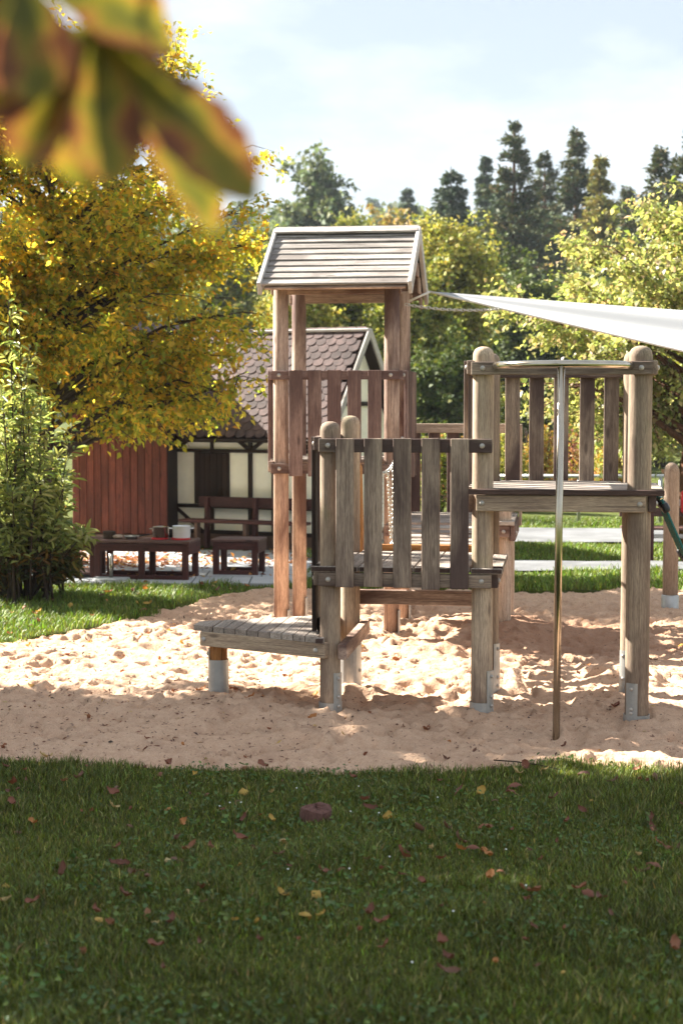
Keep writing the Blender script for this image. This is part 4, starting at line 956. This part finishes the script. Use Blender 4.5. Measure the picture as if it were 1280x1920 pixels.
# far wood on the hill: one mass
r = np.random.default_rng(91); PP = []; CC = []; LL = []
for i in range(420):
    y = r.uniform(135, 330); x = r.uniform(-.30, .30) * y; z = lz(x, y); hh = r.uniform(8, 15); n = 150; t = r.random(n); con = r.random() < .45
    rad_ = (hh * .20 * (1 - t) ** .8) if con else hh * .26 * np.sqrt(np.clip(1 - (2 * t - 1.05) ** 2, 0, 1)); a = r.uniform(0, 6.28, n)
    PP.append(np.stack([x + rad_ * np.cos(a), y + rad_ * np.sin(a), z + hh * (.12 + .88 * t)], 1)); LL.append(np.full(n, hh * .12))
    c0_ = np.array([.045, .08, .045] if con else [.12, .15, .05]) * r.uniform(.7, 1.4); CC.append(np.clip(c0_ * np.exp(r.normal(0, .25, (n, 1))), 0, 1))
PP = np.concatenate(PP); LL = np.concatenate(LL) * r.uniform(.6, 1.3, len(PP)); CC = np.concatenate(CC)
fw_ = link('far_wood', leaves_mesh('far_wood', PP, r.normal(size=PP.shape) + [0, 0, -.4], r.normal(size=PP.shape), LL, LL * .8, CC, M_far)); tag(fw_, 'hazy mixed wood covering the distant hillside', 'wood', kind='stuff')

# ------------------------------------------------------------------ shrubs
def shrub(name, base, rx, hh, seed, pal, label, group=None, n=2600, ls=.09, mat=None):
    r = np.random.default_rng(seed); e = empty(name, base, 0, label, 'bush', group); base = np.array(base, float); segs = []
    for i in range(9):
        a = r.uniform(0, 6.28); segs.append(([base + [0, 0, -.05], base + np.array([math.cos(a) * rx * .4, math.sin(a) * rx * .4, hh * .5]), base + np.array([math.cos(a) * rx * .7, math.sin(a) * rx * .7, hh * .85])], [.025, .015, .005], 5))
    d = unit(r.normal(size=(n, 3))); d[:, 2] = abs(d[:, 2]) * 1.0 - .15; rr = r.random(n) ** .35 * lump(unit(d), r, .3)
    P = base + np.array([0, 0, hh * .2]) + d * np.array([rx, rx, hh * .8]) * rr[:, None]; P[:, 2] = np.maximum(P[:, 2], base[2] + .03)
    L = ls * r.uniform(.6, 1.3, n); C = pick(pal, n, r)
    link('stem', tubes_mesh('stem', segs, M_bark), e, Matrix.Identity(4))
    f = link('foliage', leaves_mesh('foliage', P, r.normal(size=P.shape) + d, r.normal(0, .6, P.shape) + [0, 0, 1], L, L * .6, C, mat or M_far), e, Matrix.Identity(4)); f['kind'] = 'stuff'
PNK = [(.50, .20, .16, 2), (.45, .30, .10, 2), (.30, .28, .05, 2), (.55, .33, .20, 1)]; OYL = [(.50, .33, .07, 2), (.36, .32, .06, 2), (.45, .22, .08, 1)]
for i, (px, pyb, Y, rpx, hp, pal, lab) in enumerate([(1010, 905, 31, 45, 1.75, OYL, 'yellow orange autumn bush behind the high platform boards'), (1085, 905, 32, 55, 1.95, PNK, 'pink tinted autumn bush behind the high platform boards'),
        (1145, 905, 30, 38, 1.5, OYL, 'small golden bush beside the pink tinted bush'), (825, 860, 27, 55, 1.85, [(.28, .30, .05, 3), (.42, .22, .12, 1), (.18, .22, .04, 2)], 'green bush with reddish tips behind the rear platform rail'),
        (950, 905, 29, 45, 1.5, TYE, 'yellow green bush left of the high platform boards'), (740, 900, 29, 60, 1.5, TGR, 'green bush behind the roofed tower base'), (1290, 960, 29, 50, 1.2, TDK, 'dark low bush beyond the garden bench'),
        (650, 900, 27.5, 40, 1.3, TGR, 'green bush at the sunny gable end of the house'), (40, 930, 27, 70, 1.6, OYL, 'golden bush in the sun beyond the barn'), (-120, 930, 26, 80, 1.9, TGR, 'green bush in the sun beyond the blue slide')]):
    c = at(px, pyb, Y); shrub('autumn_bush' if i < 3 else 'garden_bush', (c.x, Y, lz(c.x, Y)), rpx / F * Y, hp, 120 + i, pal, lab, None, 2600, .085)
# the long-leaved bush at the left, its most visible leaves one by one
r = np.random.default_rng(77); bb = np.array([-3.2, 15.8, 0]); lb = empty('leafy_bush', bb, 0, 'tall pale green bush with long narrow leaves at the edge of the terrace', 'bush')
segs = []; LP = []; LD = []; LN = []
for i in range(72):
    a = r.uniform(0, 6.28); sp = r.random() ** .6; en = bb + np.array([math.cos(a) * .95 * sp - .08, math.sin(a) * .7 * sp, 0]); hz = r.uniform(.35, 1.0) * (2.35 - .25 * sp); 
    if i < 3: en = bb + np.array([.10 + .1 * i - .1, -.3, 0]); hz = 2.95 - .22 * i
    if i > 46: hz = r.uniform(.25, .95)
    en[2] = hz; md = (bb + en) / 2 + np.array([0, 0, .1]) + np.array([math.cos(a), math.sin(a), 0]) * .08; s0 = bb + np.array([math.cos(a), math.sin(a), 0]) * r.uniform(.08, .55)
    bzf = lambda u: (1 - u) ** 2 * s0 + 2 * u * (1 - u) * md + u * u * en
    segs.append(([bzf(u) for u in (0, .35, .7, 1)], [.014, .011, .007, .003], 5))
    for j in range(34):
        u = .22 + .78 * (j + r.random()) / 34; p = bzf(u); tg_ = unit(bzf(min(1, u + .03)) - bzf(u - .03)); sd = unit(np.cross(tg_, r.normal(size=3)))
        # side twigs
        if j % 3 == 0 and u < .93:
            tw_ = unit(sd + tg_ * .9 + np.array([0, 0, .2])); ln = r.uniform(.14, .38) * (1.15 - u)
            ln += .08; segs.append(([p, p + tw_ * ln], [.004, .002], 3))
            for k in range(8):
                f = (k + .6) / 8; s2 = unit(np.cross(tw_, r.normal(size=3))); LP.append(p + tw_ * ln * f); LD.append(s2 + tw_ * .8 - np.array([0, 0, .25])); LN.append(np.array([0, 0, 1]) + r.normal(0, .5, 3))
        LP.append(p); LD.append(sd + tg_ * .7 - np.array([0, 0, .25])); LN.append(np.array([0, 0, 1]) + r.normal(0, .45, 3))
LP = np.array(LP); LD = np.array(LD); LN = np.array(LN); nL = len(LP); LL = r.uniform(.075, .15, nL); LC = pick([(.34, .37, .12, 3), (.25, .30, .09, 3), (.40, .42, .20, 1.5), (.14, .19, .07, 1.5)], nL, r, .16)
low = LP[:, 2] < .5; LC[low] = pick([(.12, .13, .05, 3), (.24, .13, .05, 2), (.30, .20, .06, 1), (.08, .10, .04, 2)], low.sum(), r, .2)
link('stem', tubes_mesh('stem', segs, M_bark), lb, Matrix.Identity(4))
score = -LP[:, 1] + .3 * LL / .1 + np.where(LP[:, 0] > -3.5, 1.2, 0); order = np.argsort(-score); one = order[:300]; rest = order[300:]
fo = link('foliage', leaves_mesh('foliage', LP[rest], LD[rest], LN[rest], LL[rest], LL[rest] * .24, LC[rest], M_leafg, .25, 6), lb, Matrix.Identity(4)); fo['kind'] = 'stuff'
LV = []
for c in [(.35, .38, .12), (.26, .31, .10), (.42, .44, .21), (.16, .21, .08)]:
    z1 = np.zeros((1, 3)); LV.append(leaves_mesh('leaf', z1, np.array([[0, 0, 1.]]), np.array([[0, 1., 0]]), np.array([.12]), np.array([.029]), np.array([c]), M_leafg, .25, 6))
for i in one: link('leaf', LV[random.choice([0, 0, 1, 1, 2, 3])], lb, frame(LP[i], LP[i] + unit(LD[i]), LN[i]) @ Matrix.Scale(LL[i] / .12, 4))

# ------------------------------------------------------------------ chestnut tree by the camera with the leaf that hangs into the picture
ct = broadleaf('chestnut_tree', (-2.7, .6, .16), 6, (-2.3, -.1, 4.7), (1.9, 1.7, 1.2), 33, CHE, 'chestnut tree whose large autumn leaf hangs in front of the view', 'chestnut trees around the lawn', 26, 6, 5, 6, .15, .5, .14, fill=.5, sub=.6,
               keep=lambda P: ~((P[:, 1] > -.3) & (P[:, 2] < CAMZ + .32 * np.maximum(P[:, 1], .1) + .25)))
hub = at(176, 52, 1.22)
tube('branch', [Vector((-2.5, .3, 3.1)), Vector((-1.6, .75, 2.95)), Vector((-.8, 1.05, 2.72)), Vector((-.33, 1.2, 2.5)), hub + Vector((-.02, .02, .10))], [.05, .035, .02, .009, .005], M_bark, ct, 8)
def chestmat():
    m, nt, b = nodes('chestnut_leaf'); v, rnd, tcn = rndcoord(nt, 1); out = nt.nodes['Material Output']
    sep = N(nt, 'ShaderNodeSeparateXYZ'); nt.links.new(tcn.outputs['Object'], sep.inputs[0]); ab = N(nt, 'ShaderNodeMath', operation='ABSOLUTE'); nt.links.new(sep.outputs[0], ab.inputs[0])
    n1_ = noise(nt, v, 26, 4, .6); ad = N(nt, 'ShaderNodeMath', operation='MULTIPLY_ADD'); ad.inputs[1].default_value = 13; nt.links.new(ab.outputs[0], ad.inputs[0]); nt.links.new(n1_, ad.inputs[2])
    c = ramp(nt, ad.outputs[0], [(.46, (.085, .10, .028)), (.60, (.17, .165, .03)), (.69, (.27, .17, .05)), (.75, (.17, .07, .042)), (.93, (.09, .038, .03))])
    nt.links.new(c, b.inputs['Base Color']); b.inputs['Roughness'].default_value = .6
    t = N(nt, 'ShaderNodeBsdfTranslucent'); nt.links.new(mix(nt, 1.0, c, (1.3, 1.1, .6), 'MULTIPLY'), t.inputs['Color']); ms = N(nt, 'ShaderNodeMixShader'); ms.inputs[0].default_value = .5
    nt.links.new(b.outputs[0], ms.inputs[1]); nt.links.new(t.outputs[0], ms.inputs[2]); nt.links.new(ms.outputs[0], out.inputs['Surface']); return m
M_chest = chestmat()
def leaflet(L, Wd, curl):
    V = []; Fc = []; n = 14
    for i in range(n + 1):
        t = i / n; w = Wd * .5 * (math.sin(math.pi * min(1, t ** 1.5 * .97 + .03)) ** .8 if t < 1 else .01) * (1 + .05 * (-1) ** i)
        for s in (-1, -.5, 0, .5, 1): V.append((s * w, abs(s) * w * .35 - curl * L * t * t, L * t + abs(s) * w * .25))
    for i in range(n):
        for k in range(4): a = i * 5 + k; Fc.append((a, a + 1, a + 6, a + 5))
    me = bpy.data.meshes.new('leaflet'); me.from_pydata(V, [], Fc); me.materials.append(M_chest)
    for p in me.polygons: p.use_smooth = True
    return me
def palm_leaf(hb, targets, stalk_from):
    lf = tube('leaf', [stalk_from, (Vector(stalk_from) + hb) / 2 + Vector((0, 0, .02)), hb], .0025, M_barkred, ct, 6)
    for (px, py, dY, wd, curl, hint) in targets:
        e = at(px, py, hb.y + dY); L = (e - hb).length; link('leaflet', leaflet(L, wd, curl), lf, frame(hb, e, hint))
palm_leaf(hub, [(330, 85, .03, .048, .02, (.1, -1, .5)), (356, 178, -.02, .03, .05, (.6, -.35, .7)), (482, 372, -.03, .06, .05, (.2, -1, .3)), (415, 440, .01, .05, .03, (.55, -.7, .2)), (215, 350, -.03, .06, -.02, (0, -1, .2)), (150, 355, .02, .06, .03, (-.2, -1, .1)), (28, 318, .02, .06, .05, (-.3, -1, .2)), (-60, 200, .0, .07, .03, (-.1, -1, .2))], hub + Vector((-.02, .02, .10)))
hub2 = at(40, -60, 1.18); palm_leaf(hub2, [(315, 60, .02, .06, .02, (0, -1, .3)), (60, 190, -.02, .075, .02, (.1, -1, .2)), (-60, 160, .02, .07, .02, (0, -1, .2)), (240, -90, .03, .07, .02, (0, -1, .2)), (-140, 40, .0, .07, .02, (0, -1, .2))], hub + Vector((-.04, .0, .14)))

# ------------------------------------------------------------------ grass
def blades(name, X, Y, hgt, wid, pal, seed, label, k=5):
    r = np.random.default_rng(seed); n = len(X); Z = lawn_z(X, Y) - .005; P = np.stack([X, Y, Z], 1); a = r.uniform(0, 6.28, n); b = np.stack([np.cos(a), np.sin(a), np.zeros(n)], 1)
    hh = hgt * r.uniform(.45, 1.25, n) * (.55 + 1.1 * np.clip(vnoise(X * 2.3, Y * 2.3, 55) + .3, 0, 1) + .7 * np.clip(vnoise(X * 7, Y * 7, 57) + .1, 0, 1)); bend = hh * r.uniform(.15, .95, n); s = np.stack([-np.sin(a + r.normal(0, .5, n)), np.cos(a), np.zeros(n)], 1) * (wid * r.uniform(.6, 1.3, n))[:, None]
    up = np.array([0, 0, 1.]); m = P + b * (bend * .35)[:, None] + up * (hh * .62)[:, None]; t = P + b * bend[:, None] + up * hh[:, None]
    C = pick(pal, n, r, .36) * (.8 + .5 * (vnoise(X * 1.1, Y * 1.1, 56) + .5))[:, None]
    V = np.stack([P - s * .5, P + s * .5, m + s * .42, m - s * .42, t], 1).reshape(-1, 3); i = np.arange(n)[:, None] * 5
    me = bpy.data.meshes.new(name); F4 = i + np.array([[0, 1, 2, 3]]); F3 = i + np.array([[3, 2, 4]])
    loops = np.concatenate([F4, F3], 1).astype(np.int32).ravel(); st = (np.arange(n)[:, None] * 7 + np.array([[0, 4]])).astype(np.int32).ravel()
    me.vertices.add(n * 5); me.vertices.foreach_set('co', V.astype(np.float32).ravel()); me.loops.add(n * 7); me.loops.foreach_set('vertex_index', loops); me.polygons.add(n * 2); me.polygons.foreach_set('loop_start', st); me.update(calc_edges=True)
    c = np.ones((n * 5, 4), np.float32); c[:, :3] = np.repeat(C, 5, 0); me.color_attributes.new('Col', 'FLOAT_COLOR', 'POINT').data.foreach_set('color', c.ravel()); me.materials.append(M_grass)
    return tag(link(name, me), label, 'grass', kind='stuff')
LAWN = [(.115, .14, .02, 4), (.155, .185, .028, 3), (.065, .078, .013, 4), (.30, .27, .10, 1.2), (.14, .19, .07, .9)]
LAWN2 = [(.12, .18, .03, 4), (.16, .22, .035, 3), (.09, .13, .025, 2), (.22, .22, .06, 1)]
n = 330000; Y = rng.uniform(4.0, 9.0, n); X = rng.uniform(-1, 1, n) * (.225 * Y + .75); d = sand_dist(X, Y); kp = (d < .03) & (rng.random(n) < sstep(.06, -.12, d) * .8 + .2); kp &= ~((d > -.02) & (rng.random(n) < .6))
blades('lawn_grass', X[kp], Y[kp], .042, .0042, LAWN, 1, 'short shaded lawn grass with clumps in front of the sand')
n = 90000; Y = rng.uniform(11.8, 18.0, n); X = rng.uniform(-5.5, .3, n); d = sand_dist(X, Y); kp = (d < .06) & ~((Y > 17.05) & (X < -.5)) & (X > -.25 * Y - .9) & (rng.random(n) < sstep(.1, -.1, d) * .8 + .2)
blades('bank_grass', X[kp], Y[kp], .065, .008, LAWN2, 2, 'green grass bank between the sand and the terrace')
n = 130000; Y = rng.uniform(16.3, 27, n); X = rng.uniform(-.5, 7, n); d = sand_dist(X, Y); kp = (d < .06) & (X < .25 * Y + 1)
pyv = 760 + F * CAMZ / Y; kp &= ~((pyv > 1053) & (pyv < 1073)) & ~((pyv > 993) & (pyv < 1022))
blades('verge_grass', X[kp], Y[kp], .07, .010, LAWN2, 3, 'sunny grass verges between the pale paths on the right')

# ------------------------------------------------------------------ fallen leaves and daisies
def fallen(cols, wdt, seed):
    r = np.random.default_rng(seed); V = []; Fc = []; C = []; n = 7; L = .1
    for i in range(n + 1):
        t = i / n; w = wdt * L * .5 * (math.sin(math.pi * t ** .8) ** .7 if 0 < t < 1 else .03) * r.uniform(.8, 1.2)
        for s in (-1, 0, 1):
            V.append((s * w, L * (t - .5), .018 * abs(s) * r.uniform(.3, 1.3) + .02 * (2 * t - 1) ** 2 + r.normal(0, .002)))
            C.append(np.array(cols[0]) * (1 - abs(s) * .6) + np.array(cols[1]) * abs(s) * .6)
    for i in range(n):
        for k in range(2): a = i * 3 + k; Fc.append((a, a + 1, a + 4, a + 3))
    return big('fallen_leaf', np.array(V), np.array(Fc), M_dead, np.array(C), True)
FB = [fallen(c, w, 200 + i) for i, (c, w) in enumerate([(((.19, .075, .045), (.11, .045, .03)), .42), (((.26, .10, .06), (.15, .055, .035)), .6), (((.15, .075, .05), (.24, .12, .08)), .35), (((.32, .14, .07), (.20, .08, .045)), .5)])]
FY = [fallen(c, w, 300 + i) for i, (c, w) in enumerate([(((.52, .36, .08), (.42, .22, .05)), .6), (((.50, .40, .20), (.45, .30, .12)), .45), (((.48, .22, .07), (.36, .14, .05)), .55)])]
LOOK = {m.name: t for m, t in zip(FB + FY, ['narrow curled dark brown', 'broad red brown', 'thin pale edged brown', 'rusty orange brown', 'broad golden yellow', 'narrow pale cream', 'small orange'])}
def scatter(meshes, n, xf, yr, size, name, label, group, surf, seed, test=None):
    r = np.random.default_rng(seed); k = 0; tries = 0
    while k < n and tries < n * 30:
        tries += 1; y = r.uniform(*yr); x = r.uniform(-1, 1) * xf(y)
        d = float(sand_dist(np.array([x]), np.array([y]))[0])
        if (surf == 'sand' and d < .1) or (surf == 'lawn' and d > -.04): continue
        if test and not test(x, y): continue
        z = (sz(x, y) + .008) if surf == 'sand' else lz(x, y) + r.uniform(.022, .05)
        M = Matrix.Translation((x, y, z)) @ Matrix.Rotation(r.uniform(0, 6.28), 4, 'Z') @ Matrix.Rotation(r.normal(0, .3), 4, 'X') @ Matrix.Rotation(r.normal(0, .35) + (math.pi if r.random() < .3 else 0), 4, 'Y') @ Matrix.Scale(r.uniform(*size), 4)
        mi = r.integers(len(meshes)); look = LOOK.get(meshes[mi].name, ''); tag(link(name, meshes[mi], None, M), look + ' ' + label, 'leaf', look + ' ' + group); k += 1
fx = lambda y: .215 * y + .15
scatter(FB, 150, fx, (4.9, 8.45), (.22, .8), 'fallen_leaf', 'fallen leaf lying in the shaded lawn grass', 'leaves on the lawn', 'lawn', 1)
scatter(FY, 40, fx, (4.9, 8.45), (.22, .7), 'fallen_leaf', 'fallen leaf lying in the shaded lawn grass', 'leaves on the lawn', 'lawn', 2)
scatter(FB, 75, fx, (8.6, 14), (.3, .8), 'fallen_leaf', 'fallen leaf lying on the sand', 'leaves on the sand', 'sand', 3, lambda x, y: x < .6 or np.random.default_rng(int(abs(x) * 1e4)).random() < .4)
scatter(FY, 60, fx, (8.6, 14), (.3, .75), 'fallen_leaf', 'fallen leaf lying on the sand', 'leaves on the sand', 'sand', 4, lambda x, y: x < .2 or np.random.default_rng(int(abs(x) * 1e4)).random() < .3)
scatter(FY + FB, 60, lambda y: .24 * y, (12, 17), (.4, 1.0), 'fallen_leaf', 'fallen leaf on the grass bank before the terrace', 'leaves on the grass bank', 'lawn', 5, lambda x, y: x < -.6)
r = np.random.default_rng(8); n = 1500; X = np.where(r.random(n) < .6, r.normal(-3.0, .8, n), r.uniform(-4.6, 0, n)); Y = np.where(r.random(n) < .55, r.normal(19.3, .35, n), r.uniform(17.5, 21, n)); P = np.stack([X, Y, r.uniform(.03, .06, n)], 1)
lt = link('leaf_litter', leaves_mesh('leaf_litter', P, r.normal(0, 1, (n, 3)) * [1, 1, .2], r.normal(0, .35, (n, 3)) + [0, 0, 1], r.uniform(.05, .10, n), r.uniform(.03, .06, n), pick([(.42, .18, .05, 2), (.25, .09, .04, 2), (.48, .28, .08, 1)], n, r), M_dead)); tag(lt, 'drift of orange fallen leaves on the terrace paving', 'leaves', kind='stuff')
M_petal = plain('daisy_petal', (.75, .76, .72), .6, 0, .05); M_stem = plain('daisy_stem', (.12, .2, .04), .6)
HEAD = lathe([(.002, 0), (.008, .002), (.0085, .004), (.003, .006)], 9, M_petal, 'flower_head'); STEM = lathe([(.0012, 0), (.001, 1)], 5, M_stem, 'stem')
for i, (px, py) in enumerate([(556, 1472), (672, 1470), (657, 1528), (655, 1716 - 60), (820, 1493), (948, 1610), (985, 1699), (849, 1757), (772, 1862), (710, 1527), (730, 1627), (540, 1660), (452, 1505), (431, 1502), (412, 1508)]):
    p = onz(px, py, .06); z = lz(p.x, p.y); e = empty('daisy', (p.x, p.y, z), 0, 'small white daisy standing in the shaded lawn', 'flower', 'daisies in the lawn'); hh = random.uniform(.05, .07)
    link('stem', STEM, e, Matrix.Translation((p.x, p.y, z)) @ Matrix.Scale(hh, 4, (0, 0, 1))); link('flower_head', HEAD, e, Matrix.Translation((p.x, p.y, z + hh)) @ Matrix.Rotation(.5, 4, 'X') @ Matrix.Scale(.5, 4))
tag(tube('twig', [onz(925, 1425, .03), onz(965, 1428, .035), onz(1010, 1434, .035), onz(1050, 1443, .03)], [.004, .004, .003, .002], M_bark, None, 6), 'thin dark twig lying at the edge of sand and lawn', 'twig')

# ------------------------------------------------------------------ haze
hz_ = bpy.data.meshes.new('haze'); bm = bmesh.new(); bmesh.ops.create_cube(bm, size=1); bm.to_mesh(hz_); bm.free()
mh = bpy.data.materials.new('haze'); mh.use_nodes = True; nt = mh.node_tree; nt.nodes.clear(); ho = nt.nodes.new('ShaderNodeOutputMaterial'); pv = nt.nodes.new('ShaderNodeVolumePrincipled')
pv.inputs['Color'].default_value = (.80, .90, 1.0, 1); pv.inputs['Density'].default_value = .00035; pv.inputs['Anisotropy'].default_value = 0.0
nt.links.new(pv.outputs[0], ho.inputs['Volume']); hz_.materials.append(mh)
tag(link('haze', hz_, None, Matrix.Translation((0, 170, 27)) @ Matrix.Diagonal((1200, 500, 58, 1))), kind='stuff')

# small debris on the sand and weeds in the lawn
r = np.random.default_rng(15); n = 9500; X = r.uniform(-3.4, 3.2, n); Y = r.uniform(8.45, 14.5, n); kp = (sand_dist(X, Y) > .0) & (r.random(n) < np.clip(.85 - .3 * (X + 1.2), .16, 1)); X, Y = X[kp], Y[kp]; n = len(X)
db = link('sand_litter', leaves_mesh('sand_litter', np.stack([X, Y, sand_base(X, Y) + r.uniform(.0, .012, n)], 1), r.normal(0, 1, (n, 3)) * [1, 1, .25], r.normal(0, .4, (n, 3)) + [0, 0, 1], r.uniform(.012, .04, n), r.uniform(.005, .018, n), pick([(.13, .06, .04, 4), (.22, .10, .06, 2), (.42, .28, .10, 1), (.06, .035, .03, 2)], n, r), M_dead)); tag(db, 'crumbs of bark and dry leaf strewn over the sand', 'litter', kind='stuff')
n = 9000; Y = r.uniform(4.2, 8.6, n); X = r.uniform(-1, 1, n) * (.225 * Y + .6); kp = (sand_dist(X, Y) < -.02) & (vnoise(X * 1.6, Y * 1.6, 61) > .06); X, Y = X[kp], Y[kp]; n = len(X)
wd = link('lawn_weeds', leaves_mesh('lawn_weeds', np.stack([X, Y, lawn_z(X, Y) + r.uniform(.015, .05, n)], 1), r.normal(0, 1, (n, 3)) * [1, 1, .4], r.normal(0, .45, (n, 3)) + [0, 0, 1], r.uniform(.014, .036, n), r.uniform(.010, .022, n), pick([(.10, .17, .05, 3), (.14, .20, .05, 2), (.07, .12, .04, 2)], n, r), M_grass, .2, 6)); tag(wd, 'patches of clover and broad leaved weeds in the lawn', 'weeds', kind='stuff')
